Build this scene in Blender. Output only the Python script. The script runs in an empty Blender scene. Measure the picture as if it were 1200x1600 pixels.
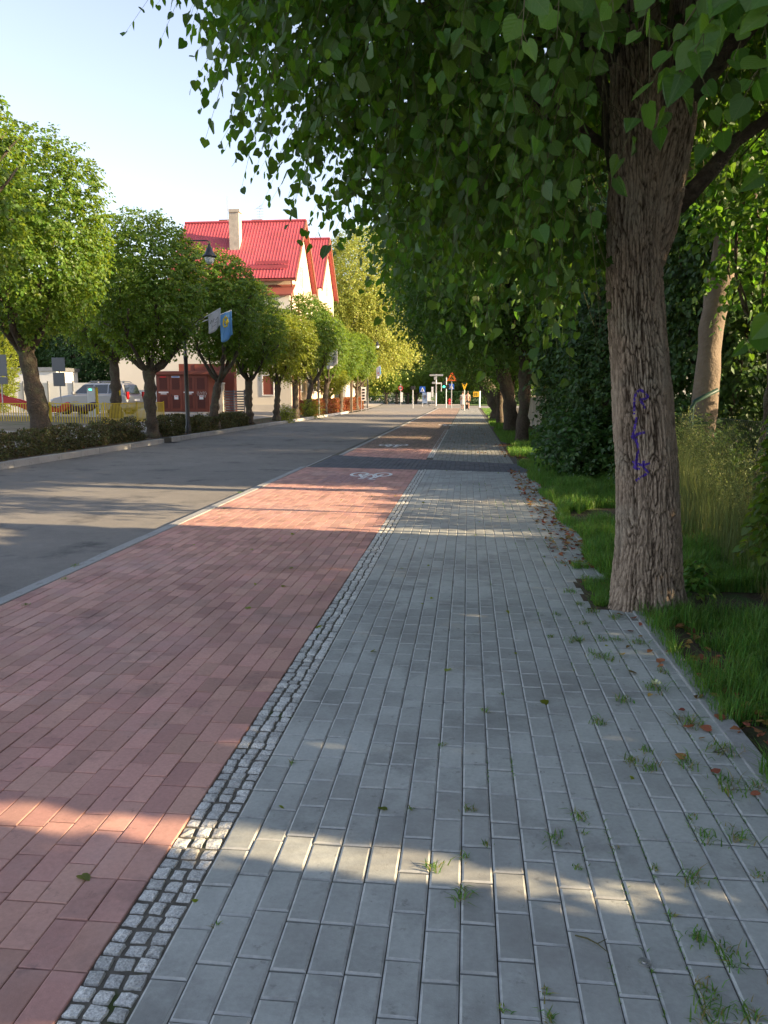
import bpy, bmesh, math, random
import numpy as np
from mathutils import Vector, Matrix, noise
from mathutils.bvhtree import BVHTree
random.seed(7); PI = math.pi
S = bpy.context.scene
# ------------------------------------------------------------------ camera
PITCH, YAW, EYE, FPX = math.radians(8.44), math.radians(5.98), 1.5, 1247.0
cd = bpy.data.cameras.new('camera'); cam = bpy.data.objects.new('camera', cd)
S.collection.objects.link(cam); S.camera = cam
cam.location = (0, 0, EYE); cam.rotation_euler = (math.radians(90) - PITCH, 0, YAW)
cd.sensor_fit = 'VERTICAL'; cd.sensor_height = 36; cd.lens = FPX / 1600 * 36
cd.clip_start = 0.05; cd.clip_end = 5000
S.render.resolution_x, S.render.resolution_y = 768, 1024
# ------------------------------------------------------------------ sky, sun, exposure
SUN_EL, SUN_AZ = math.radians(18), math.radians(97)     # azimuth clockwise from +Y
W = bpy.data.worlds.new('World'); S.world = W; W.use_nodes = True
wn = W.node_tree; sky = wn.nodes.new('ShaderNodeTexSky'); sky.sky_type = 'NISHITA'
sky.sun_disc = False; sky.sun_elevation = SUN_EL; sky.sun_rotation = SUN_AZ
sky.air_density = 1.0; sky.dust_density = 1.2; sky.ozone_density = 1.5
hsky = wn.nodes.new('ShaderNodeHueSaturation'); hsky.inputs['Saturation'].default_value = .82
tint = wn.nodes.new('ShaderNodeMix'); tint.data_type = 'RGBA'; tint.blend_type = 'MULTIPLY'; tint.inputs[0].default_value = 1; tint.inputs[7].default_value = (1.02, .90, .865, 1)
wn.links.new(sky.outputs[0], hsky.inputs['Color']); wn.links.new(hsky.outputs[0], tint.inputs[6]); wn.links.new(tint.outputs[2], wn.nodes['Background'].inputs[0])
wn.nodes['Background'].inputs[1].default_value = 0.118
sl = bpy.data.lights.new('sun', 'SUN'); sl.energy = 4.4; sl.angle = math.radians(0.5); sl.color = (1, .76, .47)
so = bpy.data.objects.new('sun', sl); S.collection.objects.link(so)
SUND = Vector((math.sin(SUN_AZ) * math.cos(SUN_EL), math.cos(SUN_AZ) * math.cos(SUN_EL), math.sin(SUN_EL)))
so.rotation_euler = SUND.to_track_quat('Z', 'Y').to_euler()
S.view_settings.view_transform = 'Standard'; S.view_settings.look = 'None'
S.view_settings.exposure = 1.88; S.view_settings.gamma = 1
S.cycles.max_bounces = 6; S.cycles.transmission_bounces = 4; S.cycles.diffuse_bounces = 4

def at(px, py, Y):                      # point on the plane y = Y seen at a photo pixel (1200 x 1600)
    x = (px - 600) / FPX; y = (800 - py) / FPX
    fw = math.cos(PITCH) + y * math.sin(PITCH); up = y * math.cos(PITCH) - math.sin(PITCH)
    r = Vector((x * math.cos(YAW) - fw * math.sin(YAW), x * math.sin(YAW) + fw * math.cos(YAW), up))
    return Vector((0, 0, EYE)) + r * (Y / r.y)

# ------------------------------------------------------------------ materials
MATS = {}
def mat(name, col, rough=.85, isl=0.0, hue=0.0, n=None, bump=None, metal=0, trans=0, tcol=None, spec=.3, emit=None, coords='Object', dirt=None):
    """col base colour; isl = value variation per mesh island; n=(scale, amount); bump=(scale,strength,dist); dirt=(colour, scale, lo, hi)"""
    m = bpy.data.materials.new(name); m.use_nodes = True; t = m.node_tree; N = t.nodes; L = t.links
    b = N['Principled BSDF']; b.inputs['Roughness'].default_value = rough; b.inputs['Metallic'].default_value = metal
    b.inputs['Specular IOR Level'].default_value = spec
    tc = N.new('ShaderNodeTexCoord'); vec = tc.outputs[coords]
    rgb = N.new('ShaderNodeRGB'); rgb.outputs[0].default_value = (*col, 1); c = rgb.outputs[0]
    if isl or hue:
        g = N.new('ShaderNodeNewGeometry'); hs = N.new('ShaderNodeHueSaturation')
        mr = N.new('ShaderNodeMapRange'); mr.inputs[3].default_value = 1 - isl; mr.inputs[4].default_value = 1 + isl
        L.new(g.outputs['Random Per Island'], mr.inputs[0]); L.new(mr.outputs[0], hs.inputs['Value'])
        if hue:
            wnz = N.new('ShaderNodeTexWhiteNoise'); wnz.noise_dimensions = '1D'; L.new(g.outputs['Random Per Island'], wnz.inputs['W'])
            m2 = N.new('ShaderNodeMapRange'); m2.inputs[3].default_value = .5 - hue; m2.inputs[4].default_value = .5 + hue
            L.new(wnz.outputs[0], m2.inputs[0]); L.new(m2.outputs[0], hs.inputs['Hue'])
        L.new(c, hs.inputs['Color']); c = hs.outputs[0]
    for (sc, am) in (n if isinstance(n, list) else [n] if n else []):
        nz = N.new('ShaderNodeTexNoise'); nz.inputs['Scale'].default_value = sc; nz.inputs['Detail'].default_value = 6
        nz.inputs['Roughness'].default_value = .65
        L.new(vec, nz.inputs['Vector']); mr = N.new('ShaderNodeMapRange'); mr.inputs[1].default_value = .3; mr.inputs[2].default_value = .7
        mr.inputs[3].default_value = 1 - am; mr.inputs[4].default_value = 1 + am; mr.clamp = False
        L.new(nz.outputs[0], mr.inputs[0]); h = N.new('ShaderNodeHueSaturation'); L.new(mr.outputs[0], h.inputs['Value']); L.new(c, h.inputs['Color']); c = h.outputs[0]
    if dirt:
        for (dc, sc, lo, hi) in (dirt if isinstance(dirt, list) else [dirt]):
            nz = N.new('ShaderNodeTexNoise'); nz.inputs['Scale'].default_value = sc; nz.inputs['Detail'].default_value = 8
            nz.inputs['Roughness'].default_value = .7
            L.new(vec, nz.inputs['Vector']); mr = N.new('ShaderNodeMapRange'); mr.inputs[1].default_value = lo; mr.inputs[2].default_value = hi
            L.new(nz.outputs[0], mr.inputs[0]); mx = N.new('ShaderNodeMix'); mx.data_type = 'RGBA'
            L.new(mr.outputs[0], mx.inputs[0]); L.new(c, mx.inputs[6]); mx.inputs[7].default_value = (*dc, 1); c = mx.outputs[2]
    L.new(c, b.inputs['Base Color'])
    if bump:
        bs = bump if isinstance(bump, list) else [bump]; prev = None
        for (sc, st, di) in bs:
            nz = N.new('ShaderNodeTexNoise'); nz.inputs['Scale'].default_value = sc; nz.inputs['Detail'].default_value = 5
            L.new(vec, nz.inputs['Vector']); bp = N.new('ShaderNodeBump'); bp.inputs['Strength'].default_value = st; bp.inputs['Distance'].default_value = di
            L.new(nz.outputs[0], bp.inputs['Height'])
            if prev: L.new(prev, bp.inputs['Normal'])
            prev = bp.outputs[0]
        L.new(prev, b.inputs['Normal'])
    if trans:
        tr = N.new('ShaderNodeBsdfTranslucent'); mx = N.new('ShaderNodeMixShader'); mx.inputs[0].default_value = trans
        h = N.new('ShaderNodeMix'); h.data_type = 'RGBA'; h.blend_type = 'MULTIPLY'; h.inputs[0].default_value = 1
        L.new(c, h.inputs[6]); h.inputs[7].default_value = (*[a / max(b_, 1e-3) for a, b_ in zip(tcol, col)], 1)
        h.clamp_result = False
        L.new(h.outputs[2], tr.inputs[0]); L.new(b.outputs[0], mx.inputs[1]); L.new(tr.outputs[0], mx.inputs[2])
        L.new(mx.outputs[0], N['Material Output'].inputs[0])
    if emit:
        b.inputs['Emission Color'].default_value = (*emit[0], 1); b.inputs['Emission Strength'].default_value = emit[1]
    MATS[name] = m; return m
mat('grey_paver', (.395, .41, .38), .85, isl=.10, n=[(1.2, .12), (60, .10)], bump=[(220, .25, .003)], dirt=[((.17, .17, .15), 14, .60, .72), ((.15, .15, .14), 2.2, .52, .8), ((.22, .215, .20), .7, .45, .7), ((.5, .42, .40), 90, .70, .74)])
mat('red_paver', (.48, .270, .222), .85, isl=.20, hue=.008, n=[(.9, .14), (60, .10)], bump=[(220, .25, .003)], dirt=[((.20, .12, .11), 11, .60, .74), ((.50, .36, .33), .55, .50, .85), ((.17, .11, .10), 1.7, .55, .8), ((.5, .42, .38), 90, .71, .75)])
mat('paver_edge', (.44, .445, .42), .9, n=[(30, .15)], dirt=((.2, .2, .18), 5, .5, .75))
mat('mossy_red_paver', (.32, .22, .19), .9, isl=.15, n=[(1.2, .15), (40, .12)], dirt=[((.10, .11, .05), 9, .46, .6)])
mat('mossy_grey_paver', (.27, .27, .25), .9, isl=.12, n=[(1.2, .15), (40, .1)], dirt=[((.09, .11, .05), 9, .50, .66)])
mat('dark_paver', (.11, .115, .125), .85, isl=.15, n=[(1.5, .12), (60, .1)])
mat('joint_sand', (.12, .11, .09), 1, n=[(40, .3)], dirt=((.05, .07, .02), 5, .55, .65))
mat('cobble_stone', (.52, .52, .49), .8, isl=.22, n=[(30, .15), (160, .5)], bump=[(60, .6, .01)])
mat('kerb_concrete', (.33, .33, .32), .9, isl=.06, n=[(3, .12), (70, .12)], bump=[(90, .3, .004)], dirt=((.14, .13, .11), 6, .55, .75))
mat('asphalt', (.215, .202, .182), .92, n=[(.35, .14), (2.2, .08), (7, .06), (150, .35)], bump=[(170, .8, .008)], dirt=[((.075, .075, .075), 1.1, .55, .7), ((.17, .17, .165), 1.6, .60, .85)])
mat('soil', (.085, .062, .042), 1, n=[(3, .3), (40, .35)], bump=[(25, .8, .02)], dirt=((.05, .075, .025), 1.5, .5, .6))
mat('dry_soil', (.20, .16, .10), 1, n=[(2, .25), (40, .25)], bump=[(25, .6, .02)], dirt=((.09, .11, .04), .8, .52, .65))
mat('lawn', (.07, .13, .03), 1, n=[(.6, .25), (30, .4)], bump=[(40, 1, .04)], dirt=((.20, .20, .07), .25, .5, .7))
mat('far_ground', (.10, .12, .06), 1, n=[(.05, .25), (4, .3)])
mat('plaza', (.33, .30, .26), .95, n=[(.4, .15), (30, .15)])
LEAFK = dict(rough=.45, isl=.35, hue=.02, trans=.38, spec=.35)
mat('linden_leaf', (.055, .118, .022), tcol=(.17, .36, .02), **LEAFK)
mat('far_leaf', (.14, .21, .04), tcol=(.45, .55, .06), **LEAFK)
mat('row_leaf', (.085, .155, .022), tcol=(.32, .44, .03), **LEAFK)
mat('yellow_leaf', (.15, .19, .02), tcol=(.42, .46, .03), **LEAFK)
mat('pale_leaf', (.26, .30, .06), tcol=(.56, .58, .10), **LEAFK)
mat('dark_leaf', (.045, .095, .026), tcol=(.10, .19, .02), rough=.5, isl=.4, hue=.015, trans=.25, spec=.3)
mat('shrub_leaf', (.05, .11, .028), tcol=(.10, .22, .03), rough=.4, isl=.4, hue=.02, trans=.3, spec=.4)
mat('red_hedge_leaf', (.20, .075, .03), tcol=(.4, .14, .04), rough=.5, isl=.4, hue=.05, trans=.3, spec=.3)
mat('hedge_leaf', (.08, .08, .03), tcol=(.20, .18, .05), rough=.5, isl=.55, hue=.08, trans=.3, spec=.3)
mat('fallen_leaf', (.30, .15, .055), .8, isl=.6, hue=.05, trans=.2, tcol=(.3, .12, .03))
mat('grass_blade', (.10, .21, .035), tcol=(.24, .44, .05), rough=.5, isl=.4, hue=.03, trans=.35, spec=.35)
mat('tall_weed', (.14, .17, .06), tcol=(.24, .30, .08), rough=.6, isl=.4, hue=.03, trans=.35, spec=.3)
mat('dry_grass', (.30, .24, .08), tcol=(.35, .28, .1), rough=.7, isl=.35, hue=.03, trans=.3)
mat('twig', (.10, .09, .04), .8, isl=.2)
mat('far_bark', (.085, .066, .05), .95, n=[(3, .25), (25, .35)], bump=[(20, 1, .05)], dirt=((.11, .12, .07), 2.5, .5, .7))
mat('pole_bark', (.17, .135, .10), .95, n=[(3, .2)], bump=[(20, .6, .03)])
mat('cream_wall', (.68, .63, .53), .9, n=[(.5, .05), (30, .05)])
mat('beige_wall', (.62, .50, .36), .9, n=[(.5, .05), (30, .05)])
mat('grey_render', (.52, .50, .46), .9, n=[(.8, .08)])
mat('roof_red', (.40, .070, .085), .5, n=[(.8, .15), (6, .08)], spec=.4, dirt=((.30, .07, .06), 1.5, .5, .8))
mat('roof_grey', (.20, .21, .24), .7, n=[(.8, .1)])
mat('brown_metal', (.20, .055, .035), .6, n=[(2, .1)], spec=.4)
mat('brown_dark', (.11, .032, .022), .6)
mat('chimney_render', (.42, .38, .32), .9, n=[(3, .2)])
mat('brick', (.23, .09, .06), .9, n=[(6, .2)])
mat('window_glass', (.06, .07, .08), .08, spec=.8)
mat('white_paint', (.75, .75, .73), .6, n=[(5, .05)])
mat('marking', (.80, .79, .76), .8, n=[(25, .12)], dirt=((.35, .25, .23), 35, .56, .66))
mat('old_marking', (.38, .24, .23), .85, n=[(18, .15)], dirt=((.27, .12, .10), 14, .5, .62))
mat('yellow_paint', (.62, .46, .03), .5, n=[(5, .08)])
mat('black_metal', (.018, .018, .02), .4, spec=.5)
mat('grey_metal', (.27, .28, .29), .45, metal=.6, n=[(5, .1)])
mat('sign_back', (.17, .18, .19), .6, metal=.3)
mat('galvanised', (.42, .43, .44), .5, metal=.5)
mat('green_metal', (.02, .055, .04), .5)
mat('wire_green', (.06, .085, .07), .6)
mat('sign_orange', (.80, .28, .02), .5)
mat('sign_yellow', (.82, .48, .03), .5)
mat('sign_blue', (.02, .10, .45), .4)
mat('sign_red', (.6, .02, .03), .4)
mat('sign_white', (.8, .8, .8), .5)
mat('sign_black', (.02, .02, .02), .5)
mat('green_light', (.02, .5, .3), .3, emit=((.05, 1, .55), 2.0))
mat('dark_lens', (.03, .02, .02), .2)
mat('red_plastic', (.50, .02, .02), .35, spec=.5, n=[(3, .08)])
mat('purple_plastic', (.05, .02, .07), .4)
mat('silver_paint', (.30, .31, .33), .3, metal=.45, spec=.6)
mat('car_glass', (.02, .024, .03), .06, spec=.9)
mat('tyre', (.02, .02, .02), .9)
mat('rim', (.45, .46, .48), .35, metal=.8)
mat('tail_red', (.45, .01, .015), .25)
mat('head_clear', (.6, .62, .65), .1, spec=.8)
mat('lamp_glass', (.62, .66, .68), .15, spec=.6)
mat('flag_white', (.78, .78, .80), .85, trans=.3, tcol=(.7, .7, .7))
mat('flag_blue', (.22, .48, .78), .85, trans=.3, tcol=(.1, .4, .75))
mat('flag_gold', (.70, .55, .05), .85)
mat('graffiti_violet', (.075, .035, .30), .6, n=[(40, .3)])
mat('graffiti_white', (.65, .64, .62), .7)
mat('fence_grey', (.10, .10, .12), .6)
mat('container_white', (.66, .66, .62), .7, n=[(2, .06)])
mat('poster_blue', (.24, .32, .45), .6, n=[(3, .2)])
mat('skin', (.52, .30, .21), .6)
mat('hair', (.09, .06, .04), .7)
mat('cloth_grey', (.42, .42, .42), .9, n=[(9, .1)])
mat('cloth_peach', (.62, .40, .30), .9)
mat('cloth_black', (.02, .02, .022), .9)
mat('cap_metal', (.4, .4, .4), .4, metal=.7)
mat('paper_yellow', (.6, .6, .32), .8)
def add_veins(m, col):
    t = m.node_tree; N = t.nodes; L = t.links; b = N['Principled BSDF']; uv = N.new('ShaderNodeUVMap'); uv.uv_map = 'leaf'; sx = N.new('ShaderNodeSeparateXYZ'); L.new(uv.outputs[0], sx.inputs[0])
    def mth(op, a, b_=None):
        q = N.new('ShaderNodeMath'); q.operation = op
        for i, v in enumerate((a, b_)):
            if v is None: continue
            if isinstance(v, (int, float)): q.inputs[i].default_value = v
            else: L.new(v, q.inputs[i])
        return q.outputs[0]
    ax = mth('ABSOLUTE', sx.outputs[0]); rib = mth('LESS_THAN', ax, .018)
    ph = mth('SUBTRACT', sx.outputs[1], mth('MULTIPLY', ax, .85)); sn = mth('SINE', mth('MULTIPLY', ph, 34.0)); side = mth('GREATER_THAN', sn, .90); v = mth('MAXIMUM', rib, mth('MULTIPLY', side, .6))
    src = b.inputs['Base Color'].links[0].from_socket; mx = N.new('ShaderNodeMix'); mx.data_type = 'RGBA'; L.new(mth('MULTIPLY', v, .5), mx.inputs[0]); L.new(src, mx.inputs[6]); mx.inputs[7].default_value = (*col, 1); L.new(mx.outputs[2], b.inputs['Base Color'])
    bp = N.new('ShaderNodeBump'); bp.inputs['Strength'].default_value = .25; bp.inputs['Distance'].default_value = .002; L.new(mth('ADD', mth('MULTIPLY', sn, -.5), mth('MULTIPLY', rib, -1.0)), bp.inputs['Height']); L.new(bp.outputs[0], b.inputs['Normal'])
add_veins(MATS['linden_leaf'], (.14, .22, .06))
# bark of the near tree: furrowed mesh, colour follows the crack attribute
def bark_mat():
    m = bpy.data.materials.new('linden_bark'); m.use_nodes = True; t = m.node_tree; N = t.nodes; L = t.links
    b = N['Principled BSDF']; b.inputs['Roughness'].default_value = .95; b.inputs['Specular IOR Level'].default_value = .15
    tc = N.new('ShaderNodeTexCoord'); mp = N.new('ShaderNodeMapping'); mp.inputs['Scale'].default_value = (1, 1, .25); L.new(tc.outputs['Object'], mp.inputs[0])
    n1 = N.new('ShaderNodeTexNoise'); n1.inputs['Scale'].default_value = 3; n1.inputs['Detail'].default_value = 6; L.new(tc.outputs['Object'], n1.inputs[0])
    n2 = N.new('ShaderNodeTexNoise'); n2.inputs['Scale'].default_value = 70; n2.inputs['Detail'].default_value = 8; n2.inputs['Roughness'].default_value = .7; L.new(mp.outputs[0], n2.inputs[0])
    cr = N.new('ShaderNodeValToRGB'); e = cr.color_ramp.elements
    e[0].position = .3; e[0].color = (.26, .19, .14, 1); e[1].position = .72; e[1].color = (.56, .44, .335, 1); L.new(n2.outputs[0], cr.inputs[0])
    mx = N.new('ShaderNodeMix'); mx.data_type = 'RGBA'; mr = N.new('ShaderNodeMapRange'); mr.inputs[1].default_value = .5; mr.inputs[2].default_value = .68; mr.inputs[4].default_value = .7
    L.new(n1.outputs[0], mr.inputs[0]); L.new(mr.outputs[0], mx.inputs[0]); L.new(cr.outputs[0], mx.inputs[6]); mx.inputs[7].default_value = (.40, .35, .275, 1)
    at_ = N.new('ShaderNodeAttribute'); at_.attribute_name = 'crack'; m3 = N.new('ShaderNodeMix'); m3.data_type = 'RGBA'
    L.new(at_.outputs['Fac'], m3.inputs[0]); L.new(mx.outputs[2], m3.inputs[6]); m3.inputs[7].default_value = (.06, .042, .03, 1)
    L.new(m3.outputs[2], b.inputs['Base Color'])
    n3 = N.new('ShaderNodeTexNoise'); n3.inputs['Scale'].default_value = 130; n3.inputs['Detail'].default_value = 6; L.new(mp.outputs[0], n3.inputs[0])
    bp = N.new('ShaderNodeBump'); bp.inputs['Strength'].default_value = .8; bp.inputs['Distance'].default_value = .012; L.new(n3.outputs[0], bp.inputs['Height'])
    L.new(bp.outputs[0], b.inputs['Normal']); MATS['linden_bark'] = m
bark_mat()

HEART = np.array([(0, 0, 0), (.20, -.12, .02), (.44, .02, .06), (.50, .32, .07), (.32, .68, .03), (.0, 1.02, -.10),
                  (-.32, .68, .03), (-.50, .32, .07), (-.44, .02, .06), (-.20, -.12, .02)], float)
HEARTF = [(0, 1, 2, 3, 4, 5), (0, 5, 6, 7, 8, 9)]
# ------------------------------------------------------------------ object helpers
def link(o, parent=None):
    S.collection.objects.link(o)
    if parent: o.parent = parent
    return o
def tag(o, label=None, cat=None, group=None, kind=None):
    if label: o['label'] = label
    if cat: o['category'] = cat
    if group: o['group'] = group
    if kind: o['kind'] = kind
    return o
def empty(name, loc, label, cat, group=None, rz=0):
    o = bpy.data.objects.new(name, None); o.empty_display_size = .2; o.location = loc; o.rotation_euler = (0, 0, rz); link(o)
    return tag(o, label, cat, group)
def mesh_np(name, V, F, material, parent=None, smooth=False, nper=None):
    """V (n,3); F list of (m,k) int arrays"""
    V = np.asarray(V, dtype=np.float32).reshape(-1, 3); Fs = F if isinstance(F, list) else [F]
    me = bpy.data.meshes.new(name); me.vertices.add(len(V)); me.vertices.foreach_set('co', V.ravel())
    idx = np.concatenate([f.ravel() for f in Fs]); tot = np.concatenate([np.full(len(f), f.shape[1]) for f in Fs])
    me.loops.add(len(idx)); me.loops.foreach_set('vertex_index', idx.astype(np.int32))
    me.polygons.add(len(tot)); st = np.concatenate([[0], np.cumsum(tot)[:-1]])
    me.polygons.foreach_set('loop_start', st.astype(np.int32)); me.polygons.foreach_set('loop_total', tot.astype(np.int32))
    if smooth: me.polygons.foreach_set('use_smooth', np.ones(len(tot), bool))
    if not smooth: me.polygons.foreach_set('use_smooth', np.zeros(len(tot), bool))
    me.update(calc_edges=True); me.materials.append(MATS[material])
    if len(Fs) == 1 and Fs[0].shape[1] == 6:      # heart leaves carry their own leaf coordinates for the veins
        uv = me.uv_layers.new(name='leaf'); one = np.array([(HEART[k][0], HEART[k][1]) for f in HEARTF for k in f], np.float32); uv.uv.foreach_set('vector', np.tile(one, (len(tot) // 2, 1)).ravel())
    o = bpy.data.objects.new(name, me); link(o, parent); return o
def rotz(a):
    return Matrix.Rotation(a, 4, 'Z')
class MB:
    """collects shapes into one mesh"""
    def __init__(s): s.v = []; s.f = []
    def add(s, vs, fs):
        n = len(s.v); s.v += [tuple(v) for v in vs]; s.f += [tuple(i + n for i in f) for f in fs]; return s
    def box(s, x0, x1, y0, y1, z0, z1, M=None):
        vs = [Vector((x, y, z)) for z in (z0, z1) for (x, y) in ((x0, y0), (x1, y0), (x1, y1), (x0, y1))]
        if M: vs = [M @ v for v in vs]
        return s.add(vs, [(0, 3, 2, 1), (4, 5, 6, 7), (0, 1, 5, 4), (1, 2, 6, 5), (2, 3, 7, 6), (3, 0, 4, 7)])
    def tube(s, pts, rad, n=8, cap=True):
        pts = [Vector(p) for p in pts]; rad = rad if isinstance(rad, (list, tuple)) else [rad] * len(pts); vs = []; fs = []
        d0 = (pts[1] - pts[0]).normalized(); u = d0.orthogonal().normalized()
        for i, p in enumerate(pts):
            d = ((pts[min(i + 1, len(pts) - 1)] - pts[max(i - 1, 0)])).normalized()
            u = (u - d * u.dot(d)).normalized(); w = d.cross(u)
            for k in range(n):
                a = 2 * PI * k / n; vs.append(p + (u * math.cos(a) + w * math.sin(a)) * rad[i])
        for i in range(len(pts) - 1):
            for k in range(n):
                fs.append((i * n + k, i * n + (k + 1) % n, (i + 1) * n + (k + 1) % n, (i + 1) * n + k))
        if cap: fs += [tuple(range(n - 1, -1, -1)), tuple((len(pts) - 1) * n + k for k in range(n))]
        return s.add(vs, fs)
    def lathe(s, prof, c=(0, 0, 0), n=16):
        vs = []; fs = []
        for r, z in prof:
            for k in range(n): a = 2 * PI * k / n; vs.append((c[0] + r * math.cos(a), c[1] + r * math.sin(a), c[2] + z))
        for i in range(len(prof) - 1):
            for k in range(n): fs.append((i * n + k, i * n + (k + 1) % n, (i + 1) * n + (k + 1) % n, (i + 1) * n + k))
        return s.add(vs, fs)
    def prism(s, poly, axis, a, b):
        """poly 2D points, extruded along axis ('x','y','z') from a to b"""
        def P(u, v, t): return {'x': (t, u, v), 'y': (u, t, v), 'z': (u, v, t)}[axis]
        n = len(poly); vs = [P(u, v, a) for u, v in poly] + [P(u, v, b) for u, v in poly]
        fs = [tuple(range(n - 1, -1, -1)), tuple(range(n, 2 * n))] + [(i, (i + 1) % n, n + (i + 1) % n, n + i) for i in range(n)]
        return s.add(vs, fs)
    def build(s, name, material, parent=None, bevel=0, smooth=False, M=None):
        me = bpy.data.meshes.new(name); me.from_pydata([tuple(M @ Vector(v)) for v in s.v] if M else s.v, [], s.f)
        bm = bmesh.new(); bm.from_mesh(me); bmesh.ops.recalc_face_normals(bm, faces=bm.faces); bm.to_mesh(me); bm.free()
        me.materials.append(MATS[material]); me.update()
        if smooth: me.polygons.foreach_set('use_smooth', [True] * len(me.polygons))
        o = bpy.data.objects.new(name, me); link(o, parent)
        if bevel:
            b = o.modifiers.new('bevel', 'BEVEL'); b.width = bevel; b.segments = 2; b.limit_method = 'ANGLE'
        return o
def struct(o): o['kind'] = 'structure'; return o
def copy_tree(o, loc, rz=0, scale=None, label=None, parent=None):
    c = o.copy(); S.collection.objects.link(c); c.location = loc; c.rotation_euler = (0, 0, rz)
    if scale: c.scale = scale
    if label: c['label'] = label
    for ch in list(o.children):
        d = ch.copy(); S.collection.objects.link(d); d.parent = c
        for g in ch.children:
            e = g.copy(); S.collection.objects.link(e); e.parent = d
    return c
def zleft(x, y=0):
    t = min(1, max(0, (-9.7 - x) / 2.6)); t2 = min(1, max(0, (-12.3 - x) / 5))
    return .09 + .19 * t * t * (3 - 2 * t) + .12 * t2

# ================================================================== THE SETTING
def front_cut(x): return 15.40 - .25 * (x - 1.15) * 1.0 if x > -.8 else 15.80 - .16 * (x + .8)      # near edge of the dark crossing
def back_cut(x): return 17.45 - .47 * (x - .95)
def pavers(name, cols, w, L, y_of, material, rng, gap=.0035, ch=.006, z=0.0, edge=None):
    """cols: list of x starts; y_of(x)->(y0,y1)"""
    R = []
    for x in cols:
        y0, y1 = y_of(x + w / 2)
        if y1 <= y0: continue
        y = y0; first = True
        while y < y1 - .01:
            l = L
            if first: l = L * rng.choice([.33, .5, .66, .8, 1]); first = False
            elif rng.random() < .07: l = L * .5
            e = min(y + l, y1); R.append((x, x + w, y, e)); y = e
    R = np.array(R); n = len(R); jit = rng.uniform(-.0012, .0012, (n, 1))
    g = gap / 2
    x0 = R[:, 0] + g + rng.uniform(-.0006, .0006, n); x1 = R[:, 1] - g; gy = max(g, .0023); y0 = R[:, 2] + gy + rng.uniform(0, .0006, n); y1 = R[:, 3] - gy
    zz = z + jit[:, 0]; tx = rng.uniform(-.0008, .0008, n); ty = rng.uniform(-.0008, .0008, n)
    def ring(i, dz): return [np.stack([a, b, zz + dz + sx * tx + sy * ty], 1) for a, b, sx, sy in ((x0 + i, y0 + i, -1, -1), (x1 - i, y0 + i, 1, -1), (x1 - i, y1 - i, 1, 1), (x0 + i, y1 - i, -1, 1))]
    V = np.stack(ring(ch, 0) + ring(0, -ch * .6) + ring(0, -.022), 1).reshape(-1, 3)
    base = (np.arange(n) * 12)[:, None]
    T = np.array([[0, 1, 2, 3]] + [[4 + k, 4 + (k + 1) % 4, (k + 1) % 4, k] for k in range(4)] + [[8 + k, 8 + (k + 1) % 4, 4 + (k + 1) % 4, 4 + k] for k in range(4)])
    F = (base[:, :, None] + T[None]).reshape(-1, 4)
    ob = struct(mesh_np(name, V, F, material))
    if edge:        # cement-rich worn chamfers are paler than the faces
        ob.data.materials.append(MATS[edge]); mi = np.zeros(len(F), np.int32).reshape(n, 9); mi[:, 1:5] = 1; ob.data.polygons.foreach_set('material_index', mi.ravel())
    return ob
rng = np.random.default_rng(3)
gcols = [round(-.8 + .1 * i, 3) for i in range(20)]
def gray_y(x):
    return (-2.5, front_cut(x))
def gray_cut(x): return (-2.5, 5.58) if x > .88 else gray_y(x)
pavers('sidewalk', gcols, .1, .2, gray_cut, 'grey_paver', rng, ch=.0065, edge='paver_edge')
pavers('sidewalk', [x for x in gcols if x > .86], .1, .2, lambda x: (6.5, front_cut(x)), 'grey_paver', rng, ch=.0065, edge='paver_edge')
rcols = [round(-3.31 + .1 * i, 3) for i in range(23)]
pavers('cycle_path', rcols + [-1.01], .1, .2, lambda x: (-2.5, front_cut(x)), 'red_paver', rng, gap=.003, ch=.003) if False else \
    pavers('cycle_path', [round(-3.31 + .0975 * i, 4) for i in range(24)], .0975, .2, lambda x: (-2.5, front_cut(x)), 'red_paver', rng, gap=.003, ch=.003)
pavers('driveway_crossing', [round(-3.25 + .1 * i, 3) for i in range(45)], .1, .2, lambda x: (front_cut(x), back_cut(x)), 'dark_paver', rng, gap=.006, ch=.006)
pavers('cycle_path', [round(-3.05 + .1 * i, 3) for i in range(21)], .1, .2, lambda x: (back_cut(x), 22.0), 'red_paver', rng, gap=.006, ch=.005)
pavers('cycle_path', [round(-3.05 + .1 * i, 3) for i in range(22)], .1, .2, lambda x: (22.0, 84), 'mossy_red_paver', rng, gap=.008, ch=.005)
pavers('sidewalk', [round(-.8 + .1 * i, 3) for i in range(18)], .1, .2, lambda x: (back_cut(x), 84), 'mossy_grey_paver', rng, gap=.008, ch=.006)
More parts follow.
